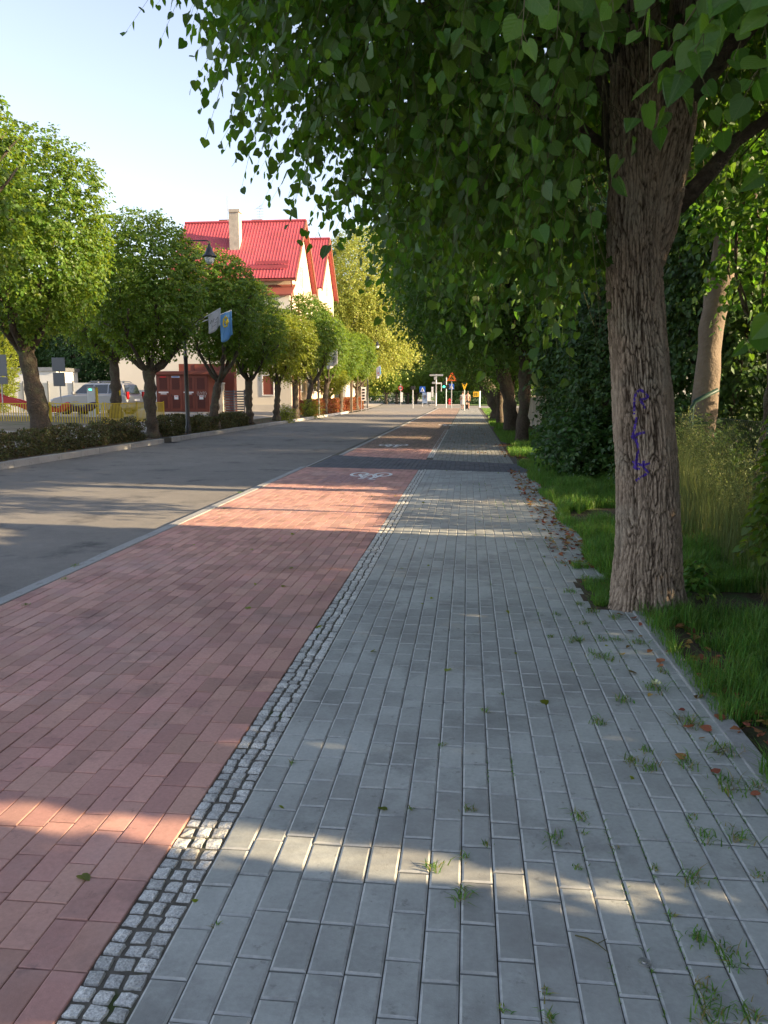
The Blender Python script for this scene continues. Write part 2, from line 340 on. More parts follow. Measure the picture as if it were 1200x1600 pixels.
# cobble strip: rounded setts, three across
def cobbles():
    V = []; F = []; y = -1.5; nb = 0
    T = []
    K = 5
    r = np.random.default_rng(5)
    segs = [(-1.5, 15.9), (19.0, 34)]
    for (ya, yb) in segs:
        y = ya
        while y < yb:
            d = r.uniform(.05, .066); ws = r.uniform(.85, 1.15, 3); ws = ws / ws.sum() * .17; x = -.972
            for wv in ws:
                cx, cy = x + wv / 2, y + d / 2 + r.uniform(-.004, .004); hx, hy = wv / 2 - .0035, d / 2 - .0035; a = r.uniform(-.08, .08); top = r.uniform(-.003, .004)
                n0 = len(V)
                for j in range(K):
                    for i in range(K):
                        u = -1 + 2 * i / (K - 1); v = -1 + 2 * j / (K - 1)
                        e = max(abs(u), abs(v)); zz = top - (.022 if e > .99 else .004 * (e > .4)) + r.uniform(-.0016, .0016)
                        k = 1 - .10 * (abs(u) * abs(v)) ** 2
                        uu = {-1: -1, -.5: -.82, 0: 0, .5: .82, 1: 1}[u]; vv = {-1: -1, -.5: -.82, 0: 0, .5: .82, 1: 1}[v]
                        px, py = uu * hx * k + r.uniform(-.0022, .0022), vv * hy * k + r.uniform(-.0022, .0022)
                        V.append((cx + px * math.cos(a) - py * math.sin(a), cy + px * math.sin(a) + py * math.cos(a), zz))
                for j in range(K - 1):
                    for i in range(K - 1): F.append((n0 + j * K + i, n0 + j * K + i + 1, n0 + (j + 1) * K + i + 1, n0 + (j + 1) * K + i))
                x += wv
            y += d
    struct(mesh_np('cobble_strip', np.array(V), np.array(F), 'cobble_stone', smooth=False))
cobbles()
# sand bed under all paving
struct(MB().box(-3.32, 1.16, -3, 84, -.10, -.0095).build('paving_bed', 'joint_sand'))
# kerbs: near kerb, edging right of the sidewalk, far kerb
def kerb(name, x0, x1, ya, yb, z0, z1, L=1.0, material='kerb_concrete', bev=.006, skip=None, wob=.002):
    m = MB(); y = ya; r = random.Random(int(ya * 10))
    while y < yb:
        e = min(y + L, yb)
        if not (skip and skip[0] < (y + e) / 2 < skip[1]):
            d = r.uniform(-wob, wob); m.box(x0 + d, x1 + d, y + .003, e - .003, z0, z1 + r.uniform(-wob, wob))
        y = e
    return struct(m.build(name, material, bevel=bev))
kerb('kerb', -3.432, -3.315, -4, 16.2, -.2, .006)
kerb('kerb', -3.17, -3.06, 19.5, 84, -.2, .006)
kerb('kerb', -3.37, -3.262, 16.2, 19.5, -.2, -.012)
kerb('kerb', 1.152, 1.245, -3, 5.6, -.15, .012, wob=.003)
kerb('kerb', 1.152, 1.20, 6.7, 15.3, -.15, .006, wob=.003)
kerb('kerb', -9.72, -9.57, 2, 64, -.2, .09, wob=.006)
kerb('kerb', 2.55, 2.62, -2, 13, -.15, .06, wob=.01)
# road: straight, then bending left far away
def road_c(Y): return 0 if Y < 70 else -22 * (max(0, (Y - 70)) / 200) ** 1.4
def ribbon(name, x0, x1, ys, z, material, off=road_c):
    V = []; F = []
    for i, y in enumerate(ys):
        V += [(x0 + off(y), y, z), (x1 + off(y), y, z)]
        if i: F.append((2 * i - 2, 2 * i - 1, 2 * i + 1, 2 * i))
    return struct(mesh_np(name, np.array(V), np.array(F), material))
YS = [-6] + list(range(0, 90, 5)) + list(range(90, 420, 10))
ribbon('road', -9.58, -3.0, YS, -.055, 'asphalt')
# cross street beyond
struct(mesh_np('road', np.array([(-60, 86, -.048), (60, 86, -.048), (60, 104, -.048), (-60, 104, -.048)]), np.array([[0, 1, 2, 3]]), 'asphalt'))
ribbon('footpath', -3.0, 1.6, list(range(104, 300, 14)), -.02, 'plaza')
ribbon('lawn', 1.6, 60, list(range(104, 300, 14)), 0.0, 'lawn')
ribbon('lawn', -60, -13.5, list(range(104, 300, 14)), 0.0, 'lawn')
ribbon('footpath', -13.5, -9.6, list(range(64, 300, 14)), 0.01, 'plaza')
# ground sheet to the horizon
struct(mesh_np('ground', np.array([(-3000, -300, -.16), (3000, -300, -.16), (3000, 4000, -.16), (-3000, 4000, -.16)]), np.array([[0, 1, 2, 3]]), 'far_ground'))
def grid(name, xs, ys, zf, material):
    V = np.array([(x, y, zf(x, y)) for y in ys for x in xs]); n = len(xs)
    F = np.array([(j * n + i, j * n + i + 1, (j + 1) * n + i + 1, (j + 1) * n + i) for j in range(len(ys) - 1) for i in range(n - 1)])
    return struct(mesh_np(name, V, F, material, smooth=True))
def bumpy(x, y, a=.02, s=.8): return a * noise.noise(Vector((x * s, y * s, 3.3)))
xs_l = [-9.70 - .25 * i for i in range(5)] ; xs_l = xs_l[::-1]
grid('planting_bed', [-11.0 + .25 * i for i in range(6)] + [-9.72], list(np.arange(2, 64.1, 1.0)), lambda x, y: zleft(x) - .012 + .02 * noise.noise(Vector((x * 2, y * 2, 1))), 'soil')
grid('pavement', [-60, -40, -30, -24, -20, -17.3, -16, -15, -14, -13, -12.3, -11.8, -11.4, -11.0], list(np.arange(-10, 100, 5.0)), lambda x, y: zleft(x), 'plaza')
grid('lawn', [-40, -30, -24, -19, -17.3, -16, -15, -14.3], [24, 30, 34, 37.0], lambda x, y: zleft(x) + .006, 'dry_soil')
grid('verge', [1.15 + .2 * i for i in range(8)] , list(np.arange(-4, 84, .5)), lambda x, y: (-.03 + bumpy(x, y, .03, 1.5)) if x > 1.3 else -.06, 'soil')
grid('garden_ground', [2.55 + .5 * i for i in range(8)] + [8, 12, 20, 60], list(np.arange(-12, 86, 1.0)), lambda x, y: .03 + bumpy(x, y, .06, .8), 'soil')
struct(MB().box(.86, 1.15, 5.58, 6.52, -.1, .0).build('verge', 'soil'))

# ================================================================== LEAVES
KITE = np.array([(0, 0, 0), (.42, .38, .10), (0, 1, -.05), (-.42, .38, .10)], float); KITEF = [(0, 1, 2), (0, 2, 3)]
LANCE = np.array([(0, 0, 0), (.15, .4, .05), (0, 1, -.08), (-.15, .4, .05)], float)
def nrm(a): return a / np.maximum(np.linalg.norm(a, axis=1, keepdims=True), 1e-9)
def leaf_mesh(P, T, Nn, size, tmpl, tf):
    """P base points, T tip directions, Nn approx normals"""
    T = nrm(T); Sd = nrm(np.cross(T, Nn)); N2 = np.cross(Sd, T); n = len(P)
    size = np.broadcast_to(size, (n,))[:, None, None]; lr = np.random.default_rng(n); wx = lr.uniform(.78, 1.12, n)[:, None, None]; cz = lr.uniform(-.6, 2.4, n)[:, None, None]
    if len(tmpl) == 10: tmpl = tmpl[None] + lr.normal(size=(n, 10, 3)) * np.array([.03, .03, .03])
    else: tmpl = tmpl[None]
    V = P[:, None, :] + size * (wx * tmpl[:, :, 0:1] * Sd[:, None, :] + tmpl[:, :, 1:2] * T[:, None, :] + cz * tmpl[:, :, 2:3] * N2[:, None, :])
    F = (np.arange(n) * tmpl.shape[1])[:, None, None] + np.array(tf)[None]
    return V.reshape(-1, 3), F.reshape(-1, len(tf[0]))
def sprays(rng, starts, dirs, L, droop, k, twigs=False):
    n = len(starts); t = (np.arange(k) + .6) / k
    L = np.broadcast_to(L, (n,)); D = nrm(dirs)
    pos = starts[:, None, :] + D[:, None, :] * (L[:, None] * t[None])[:, :, None]
    pos[:, :, 2] -= droop * L[:, None] * t[None] ** 2
    tan = np.repeat(D[:, None, :], k, 1).copy(); tan[:, :, 2] -= 2 * droop * t[None]
    side = np.cross(D, np.array([0, 0, 1.0])); side = nrm(side + 1e-4)
    sgn = np.where(np.arange(k) % 2 == 0, 1., -1.)[None, :, None]
    lat = side[:, None, :] * sgn
    return pos.reshape(-1, 3), nrm(tan.reshape(-1, 3)), np.broadcast_to(lat, pos.shape).reshape(-1, 3)
def lumpy(rng, d, amp=.16, nl=9, freq=3.0):
    ls = nrm(rng.normal(size=(nl, 3))); a = rng.uniform(-1, 1, nl); r = np.ones(len(d))
    for i in range(nl): r += amp * a[i] * np.exp(-freq * (1 - d @ ls[i]) * 2) * 1.6
    return r
def crown(rng, name, center, rad, n_spray, k, leaf, material, parent, tmpl=KITE, tf=KITEF, shell=.55, L=.55, droop=.45, twig=False, zmin=None, keep=None,
          out=.8, hang=.8, amp=.16, inner=.12, bottom=-1.0):
    rad = np.array(rad, float); c = np.array(center, float)
    d = nrm(rng.normal(size=(n_spray, 3))); d = d[d[:, 2] > bottom]
    u = rng.uniform(size=len(d)); r = np.where(rng.uniform(size=len(d)) < inner, u * shell, shell + (1 - shell) * u ** .6) * lumpy(rng, d, amp)
    st = c + d * r[:, None] * rad
    o = nrm(d / rad); dirs = o * out + rng.normal(size=d.shape) * .45 + np.array([0, 0, .15])
    # gather starts into tufts so the crown has gaps and clumps
    nc = max(8, len(st) // 14); cc = st[rng.choice(len(st), nc, replace=False)]
    pick = rng.integers(0, nc, len(st)); st = st * .55 + cc[pick] * .45 if False else st
    if keep is not None:
        m = keep(st); st, dirs, o = st[m], dirs[m], o[m]
    LL = L * rng.uniform(.6, 1.3, len(st))
    P, Tn, lat = sprays(rng, st, dirs, LL, droop, k)
    oo = np.repeat(o, k, 0); n = len(P)
    tip = lat * .75 + Tn * .45 + np.array([0, 0, -hang]) + rng.normal(size=(n, 3)) * .35
    nn = oo * .7 + np.array([0, 0, .6]) + rng.normal(size=(n, 3)) * .45
    P = P + nrm(tip) * leaf * .25
    if keep is not None:
        m = keep(P); P, tip, nn = P[m], tip[m], nn[m]
    sz = leaf * rng.uniform(.55, 1.25, len(P))
    V, F = leaf_mesh(P, tip, nn, sz, tmpl, tf)
    ob = mesh_np(name, V, F, material, parent)
    if twig:
        twig_mesh(st, nrm(dirs), LL, droop, parent)
    return ob
def twig_mesh(st, D, LL, droop, parent, r0=.0028, ns=5):
    n = len(st); t = np.linspace(0, 1, ns); C = st[:, None, :] + D[:, None, :] * (LL[:, None] * t[None])[:, :, None]; C[:, :, 2] -= droop * LL[:, None] * t[None] ** 2
    side = nrm(np.cross(D, np.array([0, 0, 1.])) + 1e-4); up = np.cross(side, D)
    ring = [side, -side * .5 + up * .87, -side * .5 - up * .87]; rr = (r0 * (1 - .7 * t))[None, :, None]
    V = np.stack([C + q[:, None, :] * rr for q in ring], 2).reshape(-1, 3)
    F = []
    b = (np.arange(n) * ns * 3)[:, None]
    for i in range(ns - 1):
        for q in range(3):
            F.append(np.concatenate([b + i * 3 + q, b + i * 3 + (q + 1) % 3, b + (i + 1) * 3 + (q + 1) % 3, b + (i + 1) * 3 + q], 1))
    return mesh_np('twigs', V, np.concatenate(F), 'twig', parent)

# ------------------------------------------------------------------ trunks
def limb_pts(a, b, bend, n=6, rnd=None):
    a = Vector(a); b = Vector(b); out = []
    for i in range(n):
        t = i / (n - 1); p = a.lerp(b, t); p += Vector(bend) * math.sin(PI * t)
        if rnd and 0 < i < n - 1: p += Vector((rnd.uniform(-1, 1), rnd.uniform(-1, 1), rnd.uniform(-1, 1))) * .05
        out.append(p)
    return out
def rough_trunk(parent, seed, r, fork, top, spread, nl=6, lean=(0, 0), bark='far_bark', knob=.2):
    rd = random.Random(seed); m = MB()
    pts = []; rad = []
    for i in range(15):
        t = i / 14; z = t * fork; pts.append((lean[0] * t * t + .05 * math.sin(3 * t + seed), lean[1] * t * t, z - .05 * (i == 0)))
        fl = 1 + .45 * math.exp(-z * 5); rad.append(r * fl * (1 - .12 * t) * (1 + knob * rd.uniform(-1, 1)) * (1.12 if i == 14 else 1))
    m.tube(pts, rad, 14)
    tipc = Vector(pts[-1])
    for k in range(nl):
        a = 2 * PI * k / nl + rd.uniform(-.3, .3); s = spread * rd.uniform(.5, 1); h = (top - fork) * rd.uniform(.45, .78)
        b = tipc + Vector((math.cos(a) * s, math.sin(a) * s, h)); lp = limb_pts(tipc + Vector((0, 0, -.15)), b, (math.cos(a) * s * .28, math.sin(a) * s * .28, -.1 * h), 7, rd)
        rr = r * rd.uniform(.42, .6); m.tube(lp, [rr * (1 - .8 * i / 6) for i in range(7)], 8)
        for q in range(3):
            i0 = rd.randint(2, 5); p0 = lp[i0]; b2 = p0 + Vector((math.cos(a + rd.uniform(-1, 1)) * s * .6, math.sin(a + rd.uniform(-1, 1)) * s * .6, h * .35))
            m.tube(limb_pts(p0, b2, (0, 0, .05), 5, rd), [rr * .4 * (1 - .18 * i) for i in range(5)], 6)
    o = m.build('trunk', bark, parent, smooth=True)
    me = o.data
    for v in me.vertices:       # knobbly surface
        q = noise.noise(v.co * 4 + Vector((seed, 0, 0))) * .05 + noise.noise(v.co * 11) * .016
        v.co += v.normal * q
    return o

# ================================================================== BIG LINDEN IN THE FOREGROUND
big = empty('linden_tree', (1.29, 5.72, 0), 'big old linden with furrowed bark and violet graffiti beside the grey sidewalk', 'tree')
def stem(ctr, radf, zs, nang, name, crackamp):
    V = []; CR = []
    for z in zs:
        cx, cy = ctr(z); r = radf(z)
        for k in range(nang):
            a = 2 * PI * k / nang; u = Vector((math.cos(a), math.sin(a), 0))
            big_ = noise.noise(Vector((math.cos(a) * 1.3, math.sin(a) * 1.3, z * .8))) * .015 + noise.noise(Vector((math.cos(a) * 3, math.sin(a) * 3, z * 1.7 + 9))) * .012
            fl = .035 * math.exp(-z * 7) * (1 + .8 * math.cos(a * 5 + 1))
            w = noise.noise(Vector((math.cos(a) * 4, math.sin(a) * 4, z * 3))) * .10
            p = Vector(((a + w) * r * 24 , z * 5.2, 2.2))
            # wrap seamlessly by using 3-D coordinates on the cylinder
            q = Vector((math.cos(a + w) * r * 46, math.sin(a + w) * r * 46, z * 5.2 + 2.2 * noise.noise(Vector((math.cos(a) * 3, math.sin(a) * 3, z * 4)))))
            v1 = noise.voronoi(q)[0]; e = v1[1] - v1[0]
            q2 = Vector((math.cos(a + w) * r * 95, math.sin(a + w) * r * 95, z * 22)); v2 = noise.voronoi(q2)[0]; e2 = v2[1] - v2[0]
            mask = max(0., min(1., .92 + .9 * noise.noise(Vector((math.cos(a) * 2, math.sin(a) * 2, z * 1.2 + 4)))))
            c1 = max(0, 1 - e / .30); c2 = max(0, 1 - e2 / .22) * .35; c = min(1, (c1 * c1 + c2) * mask)
            fine = noise.noise(q * 3) * .0035 + noise.noise(q * 7) * .0015
            rr = r + big_ + fl - crackamp * c + fine
            V.append((cx + u.x * rr, cy + u.y * rr, z)); CR.append(min(1, c * 1.1))
    nz = len(zs); F = []
    idx = np.arange(nz * nang).reshape(nz, nang); nx = np.roll(idx, -1, 1)
    F = np.stack([idx[:-1], nx[:-1], nx[1:], idx[1:]], -1).reshape(-1, 4)
    o = mesh_np(name, np.array(V), F, 'linden_bark', big, smooth=True)
    at_ = o.data.attributes.new('crack', 'FLOAT', 'POINT'); at_.data.foreach_set('value', np.array(CR, dtype=np.float32))
    return o
def lerp_tab(tab):
    zs = [t[0] for t in tab]; return lambda z: [float(np.interp(z, zs, [t[i] for t in tab])) for i in range(1, len(tab[0]))]
c_tab = lerp_tab([(-.1, .0, 0), (.5, -.005, 0), (1.0, -.04, 0), (1.6, -.12, 0), (2.2, -.18, 0), (2.9, -.21, -.02), (3.4, -.24, -.03), (4.2, -.26, 0), (5.5, -.30, .1), (7.5, -.35, .2)])
r_tab = lerp_tab([(-.1, .245), (.3, .232), (1, .216), (1.6, .200), (2.2, .190), (2.65, .180), (3.0, .160), (4.0, .160), (5.5, .11), (7.5, .04)])
trunk = stem(c_tab, lambda z: r_tab(z)[0], np.concatenate([np.arange(-.08, 3.9, .0075), np.arange(3.9, 7.6, .05)]), 300, 'trunk', .021)
trunk.location = (0, 0, 0)
c2 = lerp_tab([(2.2, -.13, .03), (2.6, -.06, .03), (3.2, .03, .05), (4.2, .12, .1), (5.5, .5, .4), (7, .8, .6)])
r2 = lerp_tab([(2.2, .10), (2.6, .15), (3.2, .145), (4.2, .12), (7, .03)])
stem(c2, lambda z: r2(z)[0], np.concatenate([np.arange(2.2, 4.3, .014), np.arange(4.3, 7, .06)]), 150, 'trunk', .016)
lm = MB(); rd = random.Random(4)
for a, b, r in (((-.3, 0, 3.6), (-3.0, -1.6, 5.4), .07), ((-.25, .1, 4.0), (-2.4, 1.4, 5.8), .07), ((.1, .1, 2.75), (1.35, .3, 3.5), .06), ((.1, 0, 3.4), (2.4, -1.5, 5), .07),
                ((-.2, -.1, 4.2), (-.9, -3, 5.6), .07), ((.2, .1, 4.2), (.6, 3, 6.5), .07), ((-.3, .2, 4.2), (-2.6, 3.0, 5.0), .06), ((.2, .3, 4), (3, 2, 6), .06),
                ((-.33, 0, 2.95), (-.62, .15, 3.9), .055), ((-.3, .1, 3.1), (-1.6, 1.0, 3.6), .035)):
    lp = limb_pts(a, b, (0, 0, .25), 8, rd); lm.tube(lp, [r * (1 - .1 * i) for i in range(8)], 8)
    for q in range(4):
        p0 = lp[rd.randint(3, 7)]; b2 = p0 + Vector((rd.uniform(-1, 1), rd.uniform(-1, 1), rd.uniform(-.6, .3))); lm.tube(limb_pts(p0, b2, (0, 0, .1), 5, rd), [r * .3, r * .25, r * .2, r * .13, .004], 5)
lm.build('branches', 'far_bark', big, smooth=True)
def keep_big(P):        # crown is lifted over the sidewalk in front of the stem; nothing hangs below head height
    x, y, z = P[:, 0] + 1.29, P[:, 1] + 5.72, P[:, 2]
    front = (y < 5.6) & (np.abs(x / np.maximum(y, .3) - .20) < .058) & (z < 1.5 + .40 * y)
    right = (y < 5.9) & (x / np.maximum(y, .3) > .25) & (z < 1.5 + .27 * y)
    near = (y < 3.0) & (z < 1.55 + .52 * y)
    rightlow = (x > .95) & (z < 3.75)
    return ~(front | right | near | rightlow)
rg = np.random.default_rng(11)
crown(rg, 'crown', (-.10, -.1, 5.85), (3.25, 3.6, 3.40), 11500, 12, .070, 'linden_leaf', big, HEART, HEARTF, shell=.62, L=.55, droop=.55, twig=True, keep=keep_big, bottom=-1, amp=.12)
# single hanging shoots close to the camera
def shoots(specs, rng, parent, leaf, material='linden_leaf'):
    for (p0, p1, sag, k, ls) in specs:
        Ps, Ts, Ns = [], [], []; m = MB()
        p0 = np.array(p0); p1 = np.array(p1); pts = []
        for i in range(9):
            t = i / 8; q = p0 * (1 - t) + p1 * t; q = q + np.array([0, 0, sag * math.sin(PI * t)]); pts.append(q)
        m.tube([tuple(q) for q in pts], [.0035 - .0003 * i for i in range(9)], 5)
        d = nrm((p1 - p0)[None])[0]; sd = np.cross(d, (0, 0, 1.)); sd = sd / (np.linalg.norm(sd) + 1e-6) if np.linalg.norm(sd) > .1 else np.array([1., 0, 0])
        for i in range(k):
            t = (i + .5) / k; q = p0 * (1 - t) + p1 * t + np.array([0, 0, sag * math.sin(PI * t)]); s = 1 if i % 2 else -1
            tip = sd * s * .75 + d * .35 + np.array([0, 0, -.75]) + rng.normal(size=3) * .25
            pe = q + tip / np.linalg.norm(tip) * .03; m.tube([tuple(q), tuple(pe)], [.0012, .001], 4)
            Ps.append(pe); Ts.append(tip); Ns.append(np.array([0, -1., .35]) + rng.normal(size=3) * .45)
        sh = m.build('shoot', 'twig', parent)
        n = len(Ps); V, F = leaf_mesh(np.array(Ps), np.array(Ts), np.array(Ns), leaf * rng.uniform(.65, 1.2, n), HEART, HEARTF)
        mesh_np('leaves', V, F, material, sh)
def rel(p): return (p[0] - 1.29, p[1] - 5.72, p[2])
sp = []
for (x0, y0, Y0, x1, y1, Y1, k) in ((830, -90, 2.3, 815, 70, 2.25, 7), (950, -60, 2.6, 958, 20, 2.6, 4), (1110, -20, 2.9, 955, 280, 3.1, 12), (1180, -60, 2.5, 1030, 200, 2.8, 12), (1200, -40, 2.3, 1080, 90, 2.4, 9),
                                (1290, -20, 2.6, 1150, 180, 2.8, 10), (1260, 40, 3.2, 1100, 240, 3.3, 9), (1060, -120, 2.7, 1000, 60, 2.8, 7), (1280, -100, 2.1, 1190, 60, 2.2, 8), (1330, 60, 2.6, 1185, 280, 2.8, 9),
                                (1150, -60, 2.9, 1060, 120, 3.0, 9), (1240, -60, 3.1, 1130, 130, 3.1, 10), (1350, 420, 2.6, 1160, 540, 2.8, 9), (880, -80, 2.9, 870, 60, 2.9, 6)):
    sp.append((rel(at(x0, y0, Y0)), rel(at(x1, y1, Y1)), .06, k, .085))
shoots(sp, np.random.default_rng(2), big, .078)
# violet scribble sprayed on the bark, laid on the trunk surface
dg = bpy.context.evaluated_depsgraph_get()
bv = BVHTree.FromPolygons([v.co + Vector(big.location) for v in trunk.data.vertices], [tuple(p.vertices) for p in trunk.data.polygons])
strokes = [[(203, 350), (203, 300), (207, 250), (213, 218), (238, 196), (270, 212), (290, 238), (272, 252), (240, 258)], [(240, 258), (258, 285), (273, 313)],
           [(219, 368), (211, 410), (205, 440), (192, 492)], [(192, 492), (225, 472), (272, 462)], [(188, 480), (210, 510), (226, 540), (230, 575), (222, 610), (215, 650), (208, 690)],
           [(196, 640), (210, 668), (214, 690), (240, 690)], [(198, 685), (222, 660), (262, 668), (303, 654)], [(262, 640), (262, 680), (296, 716)], [(214, 765), (240, 745), (292, 716)], [(186, 500), (205, 486), (222, 515)]]
gv, gf = [], []
eye = Vector((0, 0, EYE))
for s in strokes:
    dense = []
    for (a, b) in zip(s[:-1], s[1:]):
        k = max(2, int(math.hypot(b[0] - a[0], b[1] - a[1]) / 5))
        dense += [(a[0] + (b[0] - a[0]) * i / k, a[1] + (b[1] - a[1]) * i / k) for i in range(k)]
    dense.append(s[-1]); prev = None
    for i, (x, y) in enumerate(dense):
        j = min(i + 1, len(dense) - 1); i0 = max(i - 1, 0); dx, dy = dense[j][0] - dense[i0][0], dense[j][1] - dense[i0][1]; l = math.hypot(dx, dy) or 1
        wd = 6 + 3.5 * random.random(); ends = []
        for q in (-1, -.33, .33, 1):
            X, Y = x - dy / l * wd * q, y + dx / l * wd * q; d = (at(940 + X / 4, 560 + Y / 4, 5) - eye).normalized(); h = bv.ray_cast(eye, d)
            ends.append(h[0] - d * .003 if h[0] else None)
        if any(e is None for e in ends): prev = None; continue
        n0 = len(gv); gv += [tuple(e - Vector(big.location)) for e in ends]
        if prev is not None and random.random() > .06: gf += [(prev + q, prev + q + 1, n0 + q + 1, n0 + q) for q in range(3)]
        prev = n0
mesh_np('graffiti', np.array(gv), np.array(gf), 'graffiti_violet', trunk)
print('big tree done')

# ================================================================== ROW ACROSS THE ROAD (pollarded lindens)
def proto_tree(seed, name, label, cat, group, r, fork, center, rad, nspray, k, leaf, lmat, loc, lean=(0, 0), shell=.55, L=.4, droop=.35, nl=6, tmpl=KITE, tf=KITEF, amp=.16, rz=0, bark='far_bark', hang=.5, out=.8, inner=.12, scale=None, bottom=-1):
    root = empty(name, loc, label, cat, group, rz); rgn = np.random.default_rng(seed)
    rough_trunk(root, seed, r, fork, center[2] + rad[2] * .6, rad[0] * .75, nl, lean, bark)
    crown(rgn, 'crown', center, rad, nspray, k, leaf, lmat, root, tmpl, tf, shell=shell, L=L, droop=droop, amp=amp, hang=hang, out=out, inner=inner, bottom=bottom)
    if scale: root.scale = scale
    return root
GL = 'pollarded lindens across the road'
A = proto_tree(21, 'linden_tree', 'tallest rounded linden at the left edge, in front of the yellow fence', 'tree', GL, .25, 2.5, (0, 0, 5.35), (2.0, 2.0, 2.55), 3600, 10, .10, 'row_leaf', (-11.1, 19.9, zleft(-11.1)), lean=(-.25, 0), L=.32, amp=.12)
B = proto_tree(22, 'linden_tree', 'rounded dark green linden just left of the black street lamp', 'tree', GL, .20, 2.2, (0, 0, 4.75), (1.75, 1.75, 2.2), 3000, 10, .10, 'row_leaf', (-10.1, 24.9, zleft(-10.1)), lean=(.0, 0), L=.3, amp=.12)
Cc = proto_tree(23, 'linden_tree', 'linden behind the two flags, in front of the brown transformer kiosk', 'tree', GL, .19, 2.0, (.15, 0, 4.9), (1.75, 1.75, 2.1), 2400, 11, .105, 'row_leaf', (-10.1, 31.3, zleft(-10.1)), lean=(.2, 0), nl=5, L=.3, amp=.12)
def cp(src, x, y, s, sz, label, rz): return copy_tree(src, (x, y, zleft(x)), rz, (s, s, sz), label)
cp(A, -10.3, 14.3, 1.05, 1.02, 'linden whose crown only just enters the left edge of the photo', 2.0)
cp(B, -10.1, 36.5, .9, .93, 'low spreading linden in front of the slatted grey gate', 1.3)
D = proto_tree(24, 'linden_tree', 'small yellow-green linden with pale sunlit trunk before the house corner', 'tree', GL, .17, 2.1, (0, 0, 4.1), (1.25, 1.25, 1.75), 1500, 11, .10, 'yellow_leaf', (-10.0, 41.5, zleft(-10.0)), nl=5)
cp(Cc, -10.0, 50.0, 1.0, 1.06, 'linden with bright sunlit crown in front of the second red gable', .7)
cp(A, -10.0, 55.5, .85, .9, 'thick trunked linden just left of the white flag down the street', 2.9)
cp(D, -9.9, 45.6, 1.0, 1.0, 'yellowish linden at the house facade, second of the small sunlit ones', 1.9)
cp(B, -9.9, 62, .95, .9, 'linden above the red barberry hedge, behind the white flag', 4.0)
cp(Cc, -9.9, 71, 1.0, .95, 'last linden of the row across the road, by the distant blue and white flag', 5.0)
cp(D, -10.2, 58.5, 1.0, .62, 'low yellow-green linden sapling behind the red barberry hedge', 5.0)
t2 = proto_tree(25, 'linden_tree', 'linden with straight grey trunk inside the playground behind the yellow fence', 'tree', None, .24, 2.9, (0, 0, 5.4), (2.4, 2.4, 2.5), 2800, 11, .12, 'row_leaf', (-16.35, 36, .35))

# ================================================================== ROW ALONG THE SIDEWALK
GR = 'lindens along the right side of the sidewalk'
R1 = proto_tree(31, 'linden_tree', 'straight dark linden nearest of the far trees right of the sidewalk', 'tree', GR, .20, 2.9, (-.4, 0, 6.3), (3.6, 3.5, 3.7), 6500, 12, .115, 'linden_leaf', (1.65, 24.9, 0), L=.6, droop=.5)
R2 = proto_tree(32, 'linden_tree', 'second far linden of the right row, its trunk curving left', 'tree', GR, .26, 3.0, (-1.2, 0, 6.4), (3.8, 3.6, 3.6), 6500, 12, .12, 'linden_leaf', (1.62, 31.8, 0), lean=(-.55, 0), L=.6, droop=.5)
copy_tree(R1, (1.56, 40, 0), 2.1, (1.0, .9, .78), 'third far linden of the right row, half hidden behind nearer trunks')
R4 = proto_tree(33, 'linden_tree', 'leaning linden at the far end of the sidewalk with sunlit side', 'tree', GR, .42, 2.8, (-1.5, 0, 6.0), (3.6, 3.4, 2.4), 4600, 12, .12, 'linden_leaf', (1.75, 47.5, 0), lean=(-1.5, 0), L=.4, droop=.4)
copy_tree(R1, (1.9, 35.8, 0), 4.2, (.7, .7, .75), 'slim linden squeezed between the second and third far trunks')
# garden trees behind the chain-link fence
GG = 'trees in the gardens behind the fence'
G1 = proto_tree(41, 'garden_tree', 'garden tree with straight bare brown trunk behind the chain-link fence', 'tree', GG, .165, 4.1, (.5, .3, 6.5), (2.4, 2.4, 2.6), 2600, 10, .10, 'linden_leaf', (3.3, 11.7, .04), L=.5, droop=.5, tmpl=HEART, tf=HEARTF, bark='pole_bark', lean=(.25, 0))
# ================================================================== render test hooks end
def gtree(src, x, y, s, sz, label, rz): return copy_tree(src, (x, y, .03), rz, (s, s, sz), label)
G2 = proto_tree(42, 'garden_tree', 'dense dark garden tree filling the right edge behind the fence weeds', 'tree', GG, .2, 2.2, (0, 0, 5.7), (3.4, 3.4, 3.8), 6000, 10, .115, 'shrub_leaf', (7.4, 17.5, .03), L=.5, droop=.5)
gtree(G2, 5.6, 24, 1.0, 1.0, 'broad garden tree just right of the big trunk, beyond the tall shrubs', 1.0)
gtree(G2, 11.5, 30, 1.2, 1.25, 'tall garden tree far back at the right edge', 2.2)
gtree(G2, 5.2, 33, 1.0, 1.1, 'garden tree behind the concrete wall near the grey roof', 3.2)
gtree(G2, 13.5, 13.8, .62, .8, 'unseen garden tree added to break up the sunlight on the road', 4.2)  # unseen tree, added to break up sun reaching the road
gtree(G2, 9.5, -2.9, 1.0, 1.0, 'unseen garden tree right of the viewer, placed for its shade on the paving', 5.2)  # unseen tree, placed so its crown bounds the near sun patch
gtree(G1, 10, 2.7, 1.2, 1.0, 'smaller unseen garden tree right of the viewer, added to shape the sunlight', 2.2)  # added out of view; low sun slips under its high crown
gtree(G2, 9, 55, .9, .9, 'garden tree behind the leaning linden at the end of the gardens', .4)
gtree(G1, 5.9, 3.4, .85, .9, 'unseen garden tree beyond the right edge, placed for its shade', 2.4)  # unseen tree, positioned for the shade it throws

